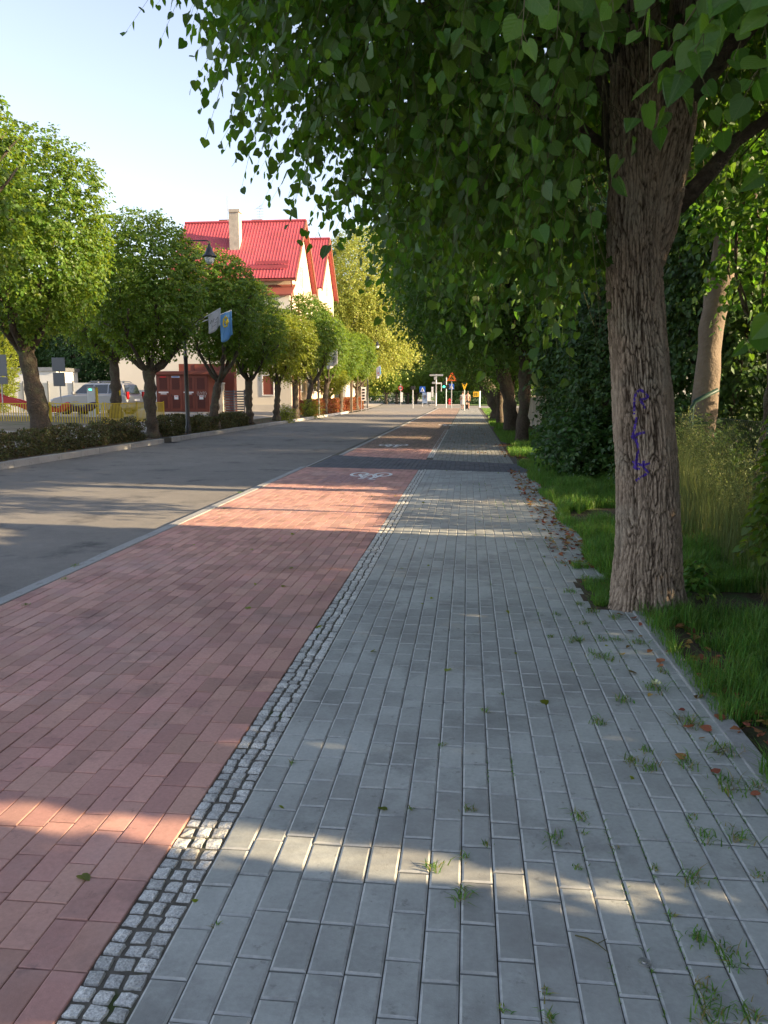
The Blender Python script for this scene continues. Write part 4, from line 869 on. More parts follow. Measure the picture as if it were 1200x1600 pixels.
# ------------------------------------------------------------------ transformer kiosk
k0 = at(246, 645, 46); k1 = at(327, 645, 46); kz = .34; kw = k1.x - k0.x
kio = empty('transformer_kiosk', ((k0.x + k1.x) / 2, 46, kz), 'dark red metal transformer kiosk with four louvred doors and white stickers', 'kiosk')
hw = kw / 2
MB().box(-hw, hw, 0, 1.6, 0.0, 2.25).build('body', 'brown_metal', kio); MB().box(-hw - .04, hw + .05, -.03, 1.65, -.2, .09).build('plinth', 'grey_render', kio)
MB().box(-hw - .1, hw + .45, -.16, 1.8, 2.253, 2.46).build('roof', 'brown_metal', kio, bevel=.02)
dw = (kw - .12) / 4
for i in range(4):
    x = -hw + .06 + i * dw; d = MB(); d.box(x + .015, x + dw - .015, -.035, -.001, .14, 2.2)
    do = d.build('door', 'brown_metal', kio)
    for (za, zb_) in ((.32, 1.0), (1.42, 2.05)):
        v = MB(); v.box(x + .17, x + dw - .17, -.05, -.036, za - .03, za); v.box(x + .17, x + dw - .17, -.05, -.036, zb_, zb_ + .03); v.box(x + .15, x + .17, -.05, -.036, za - .03, zb_ + .03); v.box(x + dw - .17, x + dw - .15, -.05, -.036, za - .03, zb_ + .03)
        z = za + .02
        while z < zb_ - .02: v.add([(x + .17, -.052, z), (x + dw - .17, -.052, z), (x + dw - .17, -.037, z + .045), (x + .17, -.037, z + .045)], [(0, 1, 2, 3)]); z += .055
        v.build('louvre', 'brown_dark', do)
    if i in (0, 2): MB().box(x + .08, x + dw - .08, -.04, -.036, 1.20, 1.27).build('label_strip', 'sign_white', do); MB().box(x + .2, x + dw - .2, -.04, -.036, 1.12, 1.17).build('label_strip', 'sign_white', do)
    if i == 0: MB().box(x + .2, x + dw - .2, -.04, -.0355, 2.09, 2.17).build('label_plate', 'sign_red', do)
    if i == 1: MB().box(x + .14, x + dw - .14, -.04, -.0355, 2.08, 2.18).build('label_plate', 'sign_white', do); MB().box(x + .17, x + dw - .17, -.042, -.0405, 2.105, 2.155).build('label_plate', 'sign_blue', do)
    if i in (1, 3): MB().box(x + .27, x + dw - .25, -.053, -.0505, .82, 1.05).build('notice', 'sign_white', do); MB().box(x + .31, x + dw - .29, -.055, -.0535, .98, 1.01).build('notice_mark', 'sign_red', do)
    MB().tube([(x + (.1 if i % 2 else dw - .1), -.05, 1.0), (x + (.1 if i % 2 else dw - .1), -.05, 1.12)], .018, 6).build('handle', 'black_metal', do)
gr = MB(); rd = random.Random(8)
for (ox, oz, sc) in ((hw - .62, 1.16, .13), (hw - .46, 1.16, .12), (hw - .32, 1.17, .12), (hw - .18, 1.15, .12), (hw - .3, 1.0, .06), (hw - .2, 1.0, .06)):
    pts = [(ox + math.cos(t * 1.15) * sc * .45 + rd.uniform(-.02, .02), -.054, oz + math.sin(t * 1.15) * sc + rd.uniform(-.02, .02)) for t in range(7)]; gr.tube(pts, .008, 4)
gr.lathe([(0, 0)], (0, 0, 0), 3) if False else None
gr.build('graffiti', 'graffiti_white', kio)
MB().box(-hw + .72, hw + 1.0, 1.9, 2.4, 0, 2.95).build('rear_unit', 'brown_metal', kio); 
for i in range(4): MB().box(-hw + .72 + i * .98, -hw + .75 + i * .98, 1.87, 1.9, 2.46, 2.93).build('seam', 'brown_dark', kio)
# graffiti covered pillar, slatted gate
p0 = at(339, 650, 45); p1 = at(349, 650, 45)
pl = empty('gate_pillar', ((p0.x + p1.x) / 2, 45, .3), 'whitish gate pillar with dark spray marks beside the kiosk', 'pillar'); w_ = (p1.x - p0.x) / 2
MB().box(-w_, w_, 0, .4, 0, 1.75).build('post', 'chimney_render', pl); MB().box(-w_ - .03, w_ + .03, -.03, .43, 1.75, 1.83).build('cap', 'grey_render', pl)
gm = MB()
for i in range(7): gm.tube([(rd.uniform(-w_, w_) * .7, -.006, .25 + i * .2), (rd.uniform(-w_, w_) * .7, -.006, .35 + i * .2), (rd.uniform(-w_, w_) * .7, -.006, .42 + i * .2)], .012, 4)
gm.build('graffiti', 'fence_grey', pl)
p0 = at(349, 650, 45.2); p1 = at(384, 650, 45.2)
ga = empty('slatted_gate', (p0.x, 45.2, .3), 'dark grey horizontal slat gate between pillar and linden', 'gate'); L_ = p1.x - p0.x
for i in range(9): MB().box(0.02, L_ - .02, 0, .03, .12 + i * .145, .20 + i * .145).build('slat', 'fence_grey', ga)
for x in (0.03, L_ * .48, L_ - .08): MB().box(x, x + .07, -.03, -.002, 0, 1.42).build('post', 'fence_grey', ga)

# ------------------------------------------------------------------ yellow playground fence
GF = 'yellow playground fence runs'
def bar_fence(a, b, label, z, h=.85, gap=.115):
    a = Vector(a); b = Vector(b); L = (b - a).length; ang = math.atan2((b - a).y, (b - a).x)
    r = empty('playground_fence', (a.x, a.y, z), label, 'fence', None, ang)
    for zz in (.06, h - .02): MB().box(0, L, -.015, .015, zz, zz + .035).build('rail', 'yellow_paint', r)
    n = int(L / gap); bm_ = []
    show = n
    for i in range(show):
        x = (i + .5) * L / n
        if i < 95: MB().box(x - .012, x + .012, -.011, .011, .096, h - .021).build('bar', 'yellow_paint', r)
    k = max(1, round(L / 2.2))
    for i in range(k + 1): MB().box(i * L / k - .028, i * L / k + .028, -.046, -.0155, -.1, h + .05).build('post', 'yellow_paint', r)
    return r
bar_fence((-14.15, 30.0), (-23.5, 31.2), 'yellow barred playground fence facing the street, left of its corner post', .26)
bar_fence((-14.1, 30.1), (-13.75, 35.2), 'yellow barred playground fence running back from the corner post', .26)
# ------------------------------------------------------------------ playground toys
sc_ = at(20, 640, 34.5); sl_ = empty('playground_slide', (sc_.x, 34.5, .32), 'red plastic slide behind the yellow fence at the left edge', 'slide')
m = MB(); n = 12; vs = []; fs = []
for i in range(n):
    t = i / (n - 1); x = -1.0 + 2.2 * t; z = 1.15 - .85 * t - .12 * math.sin(PI * t * 2) * (1 - t) + .15 * (1 - math.cos(PI * t)) * .1
    for (yy, dz) in ((-.3, .22), (-.27, .22), (-.24, .02), (.24, .02), (.27, .22), (.3, .22), (.3, -.05), (-.3, -.05)): vs.append((x, yy, z + dz))
for i in range(n - 1):
    for k in range(8): fs.append((i * 8 + k, i * 8 + (k + 1) % 8, (i + 1) * 8 + (k + 1) % 8, (i + 1) * 8 + k))
m.add(vs, fs); m.build('chute', 'red_plastic', sl_, smooth=False)
for x in (-1.5, -1.0): 
    for yy in (-.32, .32): MB().tube([(x, yy, -.1), (x, yy, 1.5)], .04, 8).build('post', 'yellow_paint', sl_)
MB().box(-1.55, -.95, -.34, .34, 1.05, 1.12).build('platform', 'red_plastic', sl_); MB().prism([(-.4, 1.45), (0, 1.75), (.4, 1.45), (.4, 1.4), (-.4, 1.4)], 'x', -1.65, -.85).build('canopy', 'red_plastic', sl_)
for i in range(5): MB().box(-1.85 + i * .07, -1.75 + i * .07, -.28, .28, .1 + i * .2, .14 + i * .2).build('step', 'yellow_paint', sl_)
def rocker(px, py, Y, material, label, s=1.0):
    p = at(px, py, Y); r = empty('spring_rocker', (p.x, Y, .33), label, 'play equipment')
    sp_ = MB(); sp_.tube([(.10 * math.cos(i * .7), .10 * math.sin(i * .7), .02 + i * .009) for i in range(40)], .016, 6); sp_.build('spring', 'grey_metal', r)
    MB().prism([(-.62 * s, .55), (-.45 * s, .80), (-.2 * s, .62), (.15 * s, .55), (.35 * s, .75), (.55 * s, .80), (.62 * s, .6), (.4 * s, .38), (-.35 * s, .36)], 'y', -.14, .14).build('body', material, r, bevel=.03)
    MB().box(-.18, .16, -.18, .18, .60, .64).build('seat', 'fence_grey', r); MB().tube([(-.22, -.25, .8), (-.22, .25, .8)], .015, 6).build('handlebar', 'yellow_paint', r); return r
rocker(88, 640, 33.5, 'red_plastic', 'red spring rocker behind the yellow fence in the playground'); rocker(125, 638, 34.5, 'purple_plastic', 'dark purple spring rocker behind the fence corner', 1.25)
# parking machine / post box with green light
p = at(143, 632, 36.5); pk = empty('charging_post', (p.x, 36.5, .33), 'pale grey charging post with green light before the silver car', 'post')
MB().box(-.2, .2, 0, .28, 0, 1.42).build('body', 'container_white', pk, bevel=.02); MB().box(-.2, .2, .0, .29, 1.42, 1.5).build('top', 'grey_metal', pk); MB().box(-.09, .04, -.008, .002, 1.33, 1.38).build('light', 'green_light', pk); MB().box(.21, .26, .05, .2, .2, 1.45).build('side_panel', 'yellow_paint', pk)
p = at(186, 632, 36); yp = empty('yellow_post', (p.x, 36, .33), 'yellow bollard with box right of the playground linden', 'post'); MB().tube([(0, 0, 0), (0, 0, 1.3)], .03, 8).build('pole', 'yellow_paint', yp); MB().box(-.09, .09, -.06, .06, .85, 1.38).build('box', 'yellow_paint', yp, bevel=.01)
# signs seen from behind
def back_sign(px, py, Y, z0, panels, label, zg=.33):
    p = at(px, py, Y); r = empty('road_sign', (p.x, Y, zg), label, 'sign'); top = max(pp[3] for pp in panels) - zg
    MB().tube([(0, 0, -.1), (0, 0, top)], .03, 8).build('pole', 'galvanised', r)
    for (a, b, c_, d) in panels: MB().box(a, b, -.065, -.035, c_ - zg, d - zg).build('panel', 'sign_back', r, bevel=.02)
    return r
p = at(5, 600, 33); 
back_sign(5, 640, 33, 0, [(-.6, .33, 2.25, 3.15), (-.3, .33, 1.9, 2.2)], 'grey back of a road sign at the far left edge')
back_sign(96, 640, 37, 0, [(-.32, .34, 2.55, 3.2), (-.3, .3, 1.85, 2.5)], 'grey backs of two stacked signs behind the left linden')
# white board fence, container
bf = empty('board_fence', (-26, 47, .4), 'white panel fence behind the playground at the left edge', 'fence')
for i in range(7): MB().box(-6 + i * 1.6, -4.42 + i * 1.6, 0, .05, 0, 1.75).build('panel', 'container_white', bf); MB().box(-4.42 + i * 1.6, -4.40 + i * 1.6 + .06, -.04, .08, -.1, 1.85).build('post', 'grey_metal', bf)
p0 = at(42, 600, 52); p1 = at(89, 600, 52)
cn = empty('site_container', (p0.x, 52, .4), 'white flat roofed container building behind the left linden', 'building'); L_ = p1.x - p0.x
MB().box(-2.5, L_, 0, 3, -.1, 2.6).build('body', 'container_white', cn); MB().box(-2.6, L_ + .1, -.1, 3.1, 2.6, 2.85).build('roof', 'grey_metal', cn); MB().box(L_ * .1, L_ * .45, -.03, -.002, .1, 2.1).build('door', 'grey_metal', cn)
mb_ = empty('low_wall', (-19.5, 52.5, .38), 'low whitewashed block wall behind the silver car', 'wall'); MB().box(-4.5, 3.5, 0, .25, -.1, 1.3).build('wall', 'container_white', mb_); MB().box(-4.55, 3.55, -.03, .28, 1.3, 1.36).build('coping', 'grey_render', mb_)

# ------------------------------------------------------------------ silver car
def car():
    c = at(146, 630, 41); r = empty('parked_car', (c.x, 41.5, .35), 'silver estate-type off-road car parked behind the playground', 'car', None, PI - .12)
    body = MB(); prof = [(-2.28, .42), (-2.3, .75), (-2.25, 1.05), (-2.12, 1.12), (.95, 1.10), (1.45, 1.04), (2.1, .90), (2.26, .74), (2.28, .42), (1.85, .30), (-1.9, .30)]
    W_ = [(.80, .0), (.91, .06), (.93, .5), (.91, .94), (.80, 1.0)]
    n = len(prof); vs = []
    for yy, inset in ((-.93, .06), (-.86, 0), (.86, 0), (.93, .06)):
        for (x, z) in prof: vs.append((x * (1 - inset * .35), yy, .3 + (z - .3) * (1 - inset)))
    fs = [(q * n + i, q * n + (i + 1) % n, (q + 1) * n + (i + 1) % n, (q + 1) * n + i) for q in range(3) for i in range(n)] + [tuple(range(n)), tuple(3 * n + i for i in range(n))]
    body.add(vs, fs)
    # cabin
    cab = [(-2.1, 1.10), (-1.95, 1.62), (-1.7, 1.70), (-.2, 1.72), (.25, 1.66), (1.0, 1.09)]; k = len(cab); vs = []
    for sgn in (-1, 1):
        for (x, z) in cab: vs.append((x, sgn * (.86 - .16 * (z - 1.08) / .62), z))
    body.add(vs, [tuple(range(k)), tuple(k + i for i in range(k))] + [(i, (i + 1) % k, k + (i + 1) % k, k + i) for i in range(k)])
    body.build('body', 'silver_paint', r, bevel=.03, smooth=False)
    for sgn in (-1, 1):
        def wy(z): return sgn * (.864 - .16 * (z - 1.08) / .62)
        for (x0, x1, x2, x3) in ((.82, .33, -.28, -.28), (-.34, -.34, -1.12, -1.12), (-1.18, -1.18, -1.78, -1.93)):
            q = [(x0, 1.16), (x1, 1.60), (x2, 1.62), (x3, 1.16)]; w2 = MB(); w2.add([(x, wy(z), z) for x, z in q] + [(x, wy(z) - sgn * .01, z) for x, z in q], [(0, 1, 2, 3), (4, 5, 6, 7), (0, 1, 5, 4), (1, 2, 6, 5), (2, 3, 7, 6), (3, 0, 4, 7)]); w2.build('side_window', 'car_glass', r)
        MB().box(.78, .92, sgn * .9 - .06, sgn * .9 + .1, 1.12, 1.26).build('wing_mirror', 'silver_paint', r, bevel=.02); MB().tube([(-1.7, sgn * .62, 1.73), (-1.6, sgn * .62, 1.78), (-.1, sgn * .62, 1.79), (.1, sgn * .62, 1.72)], .02, 6).build('roof_rail', 'grey_metal', r)
        for x in (-.25, -1.1): MB().box(x, x + .18, sgn * .935 - .01, sgn * .935 + .01, .98, 1.01).build('door_handle', 'grey_metal', r)
        MB().box(-2.32, -2.22, sgn * .8 - .1, sgn * .8 + .1, .85, 1.25).build('tail_light', 'tail_red', r, bevel=.02); MB().box(2.12, 2.27, sgn * .68 - .2, sgn * .68 + .2, .70, .86).build('headlight', 'head_clear', r, bevel=.03)
        for x in (-1.42, 1.42):
            wh = empty_part('wheel', r, (x, sgn * .80, .36)); MB().add(*wheel_geo(.36, .12)).build('tyre', 'tyre', wh, smooth=False); MB().add(*wheel_geo(.22, .125)).build('rim', 'rim', wh)
    MB().add([(-2.135, -.66, 1.16), (-2.135, .66, 1.16), (-1.99, .60, 1.6), (-1.99, -.60, 1.6), (-2.115, -.66, 1.16), (-2.115, .66, 1.16), (-1.97, .60, 1.6), (-1.97, -.60, 1.6)], [(0, 1, 2, 3), (4, 5, 6, 7), (0, 1, 5, 4), (1, 2, 6, 5), (2, 3, 7, 6), (3, 0, 4, 7)]).build('rear_window', 'car_glass', r)
    MB().box(-2.34, -2.25, -.85, .85, .42, .68).build('bumper', 'silver_paint', r, bevel=.03); MB().box(-2.36, -2.30, -.26, .26, .76, .88).build('licence_plate', 'sign_white', r); MB().box(2.24, 2.31, -.85, .85, .36, .6).build('bumper', 'silver_paint', r, bevel=.03)
def empty_part(name, parent, loc):
    o = bpy.data.objects.new(name, None); o.empty_display_size = .1; link(o, parent); o.location = loc; return o
def wheel_geo(R, w):
    n = 20; vs = []
    for (rr, yy) in ((R * .9, -w), (R, -w * .7), (R, w * .7), (R * .9, w)):
        for k in range(n): a = 2 * PI * k / n; vs.append((rr * math.cos(a), yy, rr * math.sin(a)))
    return vs, [(q * n + k, q * n + (k + 1) % n, (q + 1) * n + (k + 1) % n, (q + 1) * n + k) for q in range(3) for k in range(n)] + [tuple(range(n)), tuple(3 * n + k for k in range(n))]
car()

# ------------------------------------------------------------------ street lamps and flags
def lamp(x, y, label):
    z = .1; r = empty('street_lamp', (x, y, z), label, 'street lamp', 'black street lamps across the road')
    MB().lathe([(.10, 0), (.10, .25), (.075, .3), (.07, 2.6), (.08, 2.62), (.08, 2.7), (.05, 2.75), (.045, 5.2), (.035, 6.55), (.0, 6.6)], (0, 0, 0), 14).build('pole', 'black_metal', r, smooth=True)
    MB().tube([(0, 0, 6.35), (.03, 0, 6.52), (.12, 0, 6.58), (.92, 0, 6.56), (.97, 0, 6.50), (.97, 0, 6.42)], .022, 8).build('arm', 'black_metal', r, smooth=True)
    h = MB().lathe([(.0, 6.44), (.04, 6.43), (.05, 6.36), (.10, 6.30), (.13, 6.20), (.17, 6.12), (.25, 6.05), (.26, 6.02), (.17, 6.03), (0, 6.06)], (.97, 0, 0), 20).build('lamp_shade', 'black_metal', r, smooth=True)
    MB().lathe([(.16, 6.03), (.17, 5.98), (.14, 5.86), (.08, 5.79), (0, 5.77)], (.97, 0, 0), 16).build('glass', 'lamp_glass', h, smooth=True); return r
lp1 = lamp(-9.85, 27.5, 'nearest black street lamp across the road with two flags')
copy_tree(lp1, (-9.85, 52.5, .1), 0, None, 'second street lamp half hidden in lindens, holding the white flag'); copy_tree(lp1, (-9.9, 79, .1), 0, None, 'farthest street lamp with a small white and blue flag')
def flag(base, tip, w, h, material, label, marks, gold=False):
    base = Vector(base); tip = Vector(tip); r = empty('flag', base, label, 'flag', 'flags on the street lamps'); d = tip - base
    MB().tube([(0, 0, 0), tuple(d)], .016, 6).build('flagpole', 'white_paint', r)
    nx, nz = 12, 10; vs = []; dn = d.normalized()
    for j in range(nz + 1):
        for i in range(nx + 1):
            u = i / nx; v = j / nz; p_ = d - dn * w * (1 - u); p_ = p_ + Vector((-.12 * v * w, 0, 0)); off = .05 * math.sin(u * 9 + v * 2.5) * (.3 + v)
            vs.append((p_.x + .10 * v * h, p_.y + off, p_.z - v * h * (1 + .08 * math.sin(u * 5))))
    fs = [(j * (nx + 1) + i, j * (nx + 1) + i + 1, (j + 1) * (nx + 1) + i + 1, (j + 1) * (nx + 1) + i) for j in range(nz) for i in range(nx)]
    cl = MB().add(vs, fs).build('cloth', material, r, smooth=True); s_ = cl.modifiers.new('thick', 'SOLIDIFY'); s_.thickness = .004
    def pt(u, v):
        i = min(nx - 1, int(u * nx)); j = min(nz - 1, int(v * nz)); fu = u * nx - i; fv = v * nz - j; a, b, c_, e = [Vector(vs[q]) for q in (j * (nx + 1) + i, j * (nx + 1) + i + 1, (j + 1) * (nx + 1) + i, (j + 1) * (nx + 1) + i + 1)]
        return a.lerp(b, fu).lerp(c_.lerp(e, fu), fv)
    for (pts, mt, w_) in marks:
        mm = MB(); q = [pt(u, v) + Vector((0, -.012, 0)) for u, v in pts]; mm.tube([tuple(x) for x in q], w_, 4); mm.build('emblem', mt, cl)
    return r
b0 = (-9.80, 27.42, 3.72)
flag(b0, (-8.50, 27.35, 4.40), .52, .62, 'flag_white', 'white flag with thin dark lettering on the nearest lamp', [([(.2, .5), (.3, .35), (.4, .5), (.5, .35), (.6, .5), (.75, .4)], 'sign_black', .008), ([(.3, .62), (.7, .6)], 'sign_black', .006), ([(.35, .72), (.6, .7)], 'sign_black', .005)])
flag((-9.80, 27.5, 3.74), (-8.22, 27.7, 4.36), .46, .9, 'flag_blue', 'light blue flag with golden crest on the nearest lamp', [([(.35, .2), (.3, .4), (.4, .5), (.55, .5), (.65, .38), (.62, .2), (.35, .2)], 'flag_gold', .03), ([(.42, .28), (.5, .42), (.58, .28)], 'flag_gold', .03), ([(.4, .12), (.48, .18), (.56, .12)], 'flag_gold', .02)])
flag((-9.80, 52.4, 3.9), (-8.5, 52.2, 4.35), .8, 1.0, 'flag_white', 'white flag with black bars on the second lamp', [([(.45, .3), (.8, .25)], 'sign_black', .035), ([(.5, .5), (.75, .48)], 'sign_black', .02), ([(.62, .4), (.64, .8)], 'sign_black', .02), ([(.78, .55), (.8, .85)], 'sign_black', .02)])
flag((-9.85, 78.9, 3.5), (-8.6, 78.7, 4.2), .5, 1.0, 'flag_white', 'small pale flag with a blue edge on the farthest lamp', [([(.95, .1), (.95, .9)], 'flag_blue', .06), ([(.3, .5), (.4, .6), (.5, .5)], 'sign_red', .05)])

# ================================================================== FAR END OF THE STREET
def post_at(px, Y, name, label, cat, group=None):
    p = at(px, 625, Y); return empty(name, (p.x, Y, -.02), label, cat, group)
def zof(py, Y): return EYE + .02 + (615 - py) / 1262 * Y
def wof(px_, Y): return px_ / 1262 * Y
# warning sign with traffic light and crossing sign
Y = 86; ts = post_at(697, Y, 'traffic_light', 'pale pole with small green pedestrian light and orange triangle sign above', 'traffic light')
MB().tube([(0, 0, 0), (0, 0, zof(590, Y))], .06, 10).build('pole', 'galvanised', ts)
hd = MB().box(-.36, -.09, -.2, .12, zof(608, Y), zof(596, Y)).build('signal_housing', 'sign_black', ts, bevel=.02); MB().lathe([(.0, 0), (.11, 0), (.11, .03), (0, .05)], (0, 0, 0), 12).build('green_lamp', 'green_light', hd, M=Matrix.Translation((-.23, -.2, zof(604.5, Y))) @ Matrix.Rotation(PI / 2, 4, 'X'))
MB().box(.09, .35, -.2, .1, zof(607, Y), zof(601, Y)).build('signal_housing', 'sign_black', ts, bevel=.02)
tri = post_at(705.5, 85.6, 'warning_sign', 'orange triangular warning sign above the green light', 'sign'); s = .50; cz = zof(590, Y)
MB().prism([(-.52, -.38), (.52, -.38), (0, .56)], 'y', -.03, .03).build('panel', 'sign_orange', tri, M=Matrix.Translation((0, 0, cz)))
for (a, b) in (((-.5, -.37), (.5, -.37)), ((.5, -.37), (0, .54)), ((0, .54), (-.5, -.37))): MB().tube([(a[0], -.04, cz + a[1]), (b[0], -.04, cz + b[1])], .022, 5).build('border', 'sign_red', tri)
MB().tube([(-.15, -.05, cz - .2), (.0, -.05, cz + .1), (.05, -.05, cz - .2)], .05, 5).build('symbol', 'sign_black', tri); MB().tube([(.12, -.05, cz - .2), (.25, -.05, cz - .2)], .07, 5).build('symbol', 'sign_black', tri); MB().tube([(0, .06, -.0), (0, .06, cz + .3)], .035, 8).build('pole', 'galvanised', tri)
def crossing_sign(px, Y, y0, y1, label):
    r = post_at(px, Y, 'crossing_sign', label, 'sign', 'blue pedestrian crossing signs'); hw_ = wof(y1 - y0, Y) / 2; z0, z1 = zof(y1, Y), zof(y0, Y); zc = (z0 + z1) / 2
    MB().tube([(0, 0, 0), (0, 0, z1)], .035, 8).build('pole', 'galvanised', r); MB().box(-hw_, hw_, -.07, -.04, z0, z1).build('panel', 'sign_blue', r)
    MB().add([(-hw_ * .75, -.075, z0 + hw_ * .25), (hw_ * .75, -.075, z0 + hw_ * .25), (0, -.075, z1 - hw_ * .25)], [(0, 1, 2)]).build('triangle', 'sign_white', r); MB().tube([(-hw_ * .2, -.085, z0 + hw_ * .35), (0, -.085, zc + .05), (hw_ * .2, -.085, z0 + hw_ * .35)], .03, 5).build('figure', 'sign_black', r)
crossing_sign(705, 87, 600, 608.5, 'blue crossing sign just right of the green light'); crossing_sign(660, 96, 604, 613, 'blue crossing sign left of the poster board')
# yellow inverted sign and people's post
py_ = post_at(725.5, 72, 'yield_sign', 'yellow inverted triangle sign on a white pole before the walkers', 'sign'); Y = 72
MB().tube([(0, 0, 0), (0, 0, zof(602, Y))], .045, 10).build('pole', 'galvanised', py_); MB().prism([(-.26, .30), (.26, .30), (.04, -.26), (-.04, -.26)], 'y', -.07, -.04).build('panel', 'sign_yellow', py_, M=Matrix.Translation((0, 0, zof(604.5, Y)))); MB().box(-.14, .14, -.1, .1, zof(601, Y), zof(598, Y)).build('signal_head', 'sign_black', py_)
yb_ = post_at(748, 90, 'yellow_board', 'square yellow detour board on a white post by the leaning linden', 'sign'); Y = 90
MB().tube([(.1, 0, 0), (.1, 0, zof(611, Y))], .09, 8).build('post', 'white_paint', yb_); MB().box(-.62, -.03, -.12, -.09, zof(620, Y), zof(612, Y)).build('panel', 'sign_yellow', yb_); MB().box(-.02, .05, -.12, -.09, zof(619.5, Y), zof(612.5, Y)).build('panel', 'sign_yellow', yb_)
for x in (-.46, -.24): MB().box(x, x + .07, -.135, -.122, zof(618.5, Y), zof(613.5, Y)).build('symbol', 'sign_black', yb_)
# direction signs
dgs = post_at(681, 100, 'direction_sign', 'tall grey post with horizontal direction boards beyond the crossing', 'sign'); Y = 100
MB().tube([(0, 0, 0), (0, 0, zof(585, Y))], .10, 10).build('post', 'galvanised', dgs)
for (a, b, c_, d) in ((-10, 11, 588, 585.3), (-3, 1.5, 594, 589)): MB().box(wof(a, Y), wof(b, Y), -.2, -.12, zof(c_, Y), zof(d, Y)).build('board', 'galvanised', dgs)
MB().box(wof(1, Y), wof(9, Y), -.2, -.12, zof(600, Y), zof(598, Y)).build('arm', 'white_paint', dgs); MB().box(wof(8, Y), wof(9, Y), -.2, -.12, zof(612, Y), zof(600, Y)).build('drop_arm', 'white_paint', dgs); MB().box(-wof(6, Y), 0, -.2, -.12, zof(600, Y), zof(597, Y)).build('board', 'galvanised', dgs)
bo = post_at(675.5, 98, 'slatted_info_board', 'narrow white board of stacked strips by the direction post', 'sign'); Y = 98
for i in range(7): MB().box(-wof(1.5, Y), wof(1.5, Y), -.04, 0, zof(606.5 + i * 2.2, Y), zof(604.8 + i * 2.2, Y)).build('strip', 'sign_white', bo)
for x in (-1.3, 1.1): MB().box(wof(x, Y), wof(x + .3, Y), .002, .06, 0, zof(604, Y)).build('post', 'galvanised', bo)
po = post_at(664, 92, 'poster_board', 'blue and white poster board with dark heart shape beyond the crossing', 'billboard'); Y = 92
MB().box(-wof(4, Y), wof(3.4, Y), -.05, .05, zof(630, Y), zof(613.5, Y)).build('panel', 'poster_blue', po); MB().box(wof(3.5, Y), wof(9, Y), -.08, .0, zof(626, Y), zof(613, Y)).build('white_sheet', 'sign_white', po)
ht = [(math.sin(t) ** 3, (13 * math.cos(t) - 5 * math.cos(2 * t) - 2 * math.cos(3 * t) - math.cos(4 * t)) / 16) for t in [2 * PI * i / 24 for i in range(24)]]
MB().prism([(x * .16, z * .28) for x, z in ht], 'y', -.075, -.055).build('heart', 'fence_grey', po, M=Matrix.Translation((0, 0, zof(620, Y))))
for x in (-3.4, 2.6): MB().box(wof(x, Y), wof(x, Y) + .08, .055, .12, 0, zof(614, Y)).build('leg', 'galvanised', po)
sg = post_at(645, 84, 'signal_post', 'grey post with dark signal head seen from behind, at the road corner', 'traffic light'); Y = 84
MB().tube([(0, 0, 0), (0, 0, zof(609, Y))], .06, 8).build('pole', 'galvanised', sg); MB().box(-.22, .24, -.15, .15, zof(609, Y), zof(603.5, Y)).build('signal_head', 'black_metal', sg, bevel=.02)
li = post_at(626, 108, 'speed_limit_sign', 'round white speed sign with red ring above a small white board', 'sign'); Y = 108
MB().tube([(0, 0, 0), (0, 0, zof(600, Y))], .04, 8).build('pole', 'galvanised', li)
disc = lambda r1, r2, yy: MB().lathe([(r1, 0), (r2, 0), (r2, .02), (r1, .02)], (0, 0, 0), 24)
Mx = Matrix.Translation((0, -.08, zof(606.5, Y))) @ Matrix.Rotation(PI / 2, 4, 'X'); disc(0.0001, .24, 0).build('disc', 'sign_white', li, M=Mx); disc(.22, .32, 0).build('ring', 'sign_red', li, M=Matrix.Translation((0, -.01, 0)) @ Mx)
for x in (-.1, .1): MB().box(x - .06, x + .06, -.14, -.115, zof(606.5, Y) - .11, zof(606.5, Y) + .11).build('numeral', 'sign_black', li)
MB().box(-wof(.5, Y), wof(3.5, Y), -.1, -.06, zof(628, Y), zof(613, Y)).build('board', 'sign_white', li)
bn = post_at(568, 70, 'banner_board', 'white framed banner with dark vertical lettering past the barberry hedge', 'sign'); Y = 70
MB().box(-wof(3.5, Y), wof(3.5, Y), -.03, .03, zof(626, Y), zof(605, Y)).build('panel', 'sign_white', bn)
for i in range(4): MB().box(-wof(2.2, Y), wof(2.2, Y), -.045, -.032, zof(610.5 + i * 4.6, Y), zof(607.5 + i * 4.6, Y)).build('lettering', 'sign_black', bn)
for x in (-3.8, 3.4): MB().box(wof(x, Y), wof(x, Y) + .06, -.02, .02, 0, zof(604, Y)).build('post', 'galvanised', bn)
for (px, lab) in ((534, 'left one of two brown yellow posts behind the barberry hedge'), (549, 'right one of two brown yellow posts behind the barberry hedge')):
    r = post_at(px, 66, 'wooden_post', lab, 'post', 'posts behind the barberry hedge'); MB().box(-.1, .1, -.1, .1, 0, zof(596, 66)).build('shaft', 'pole_bark', r); MB().box(-.13, .13, -.13, .13, zof(596, 66), zof(595, 66)).build('cap', 'brown_metal', r)
hy = post_at(702, 112, 'hydrant', 'small red hydrant in front of the clipped hedge', 'hydrant'); MB().lathe([(.16, 0), (.16, .05), (.12, .06), (.12, .62), (.17, .64), (.17, .7), (.1, .8), (0, .84)], (0, 0, 0), 14).build('barrel', 'sign_red', hy, smooth=True); MB().tube([(-.24, 0, .5), (.24, 0, .5)], .06, 8).build('outlet', 'sign_red', hy)
pb = post_at(547, 92, 'shop_building', 'pale low building glimpsed behind the far lindens', 'building'); MB().box(-9, -.5, 0, 8, 0, 3.6).build('wall', 'grey_render', pb); MB().box(-9.3, -.2, -.3, 8.3, 3.6, 3.9).build('roof', 'roof_grey', pb); MB().box(-3, -1.2, -.04, 0, .1, 2.4).build('window', 'window_glass', pb)
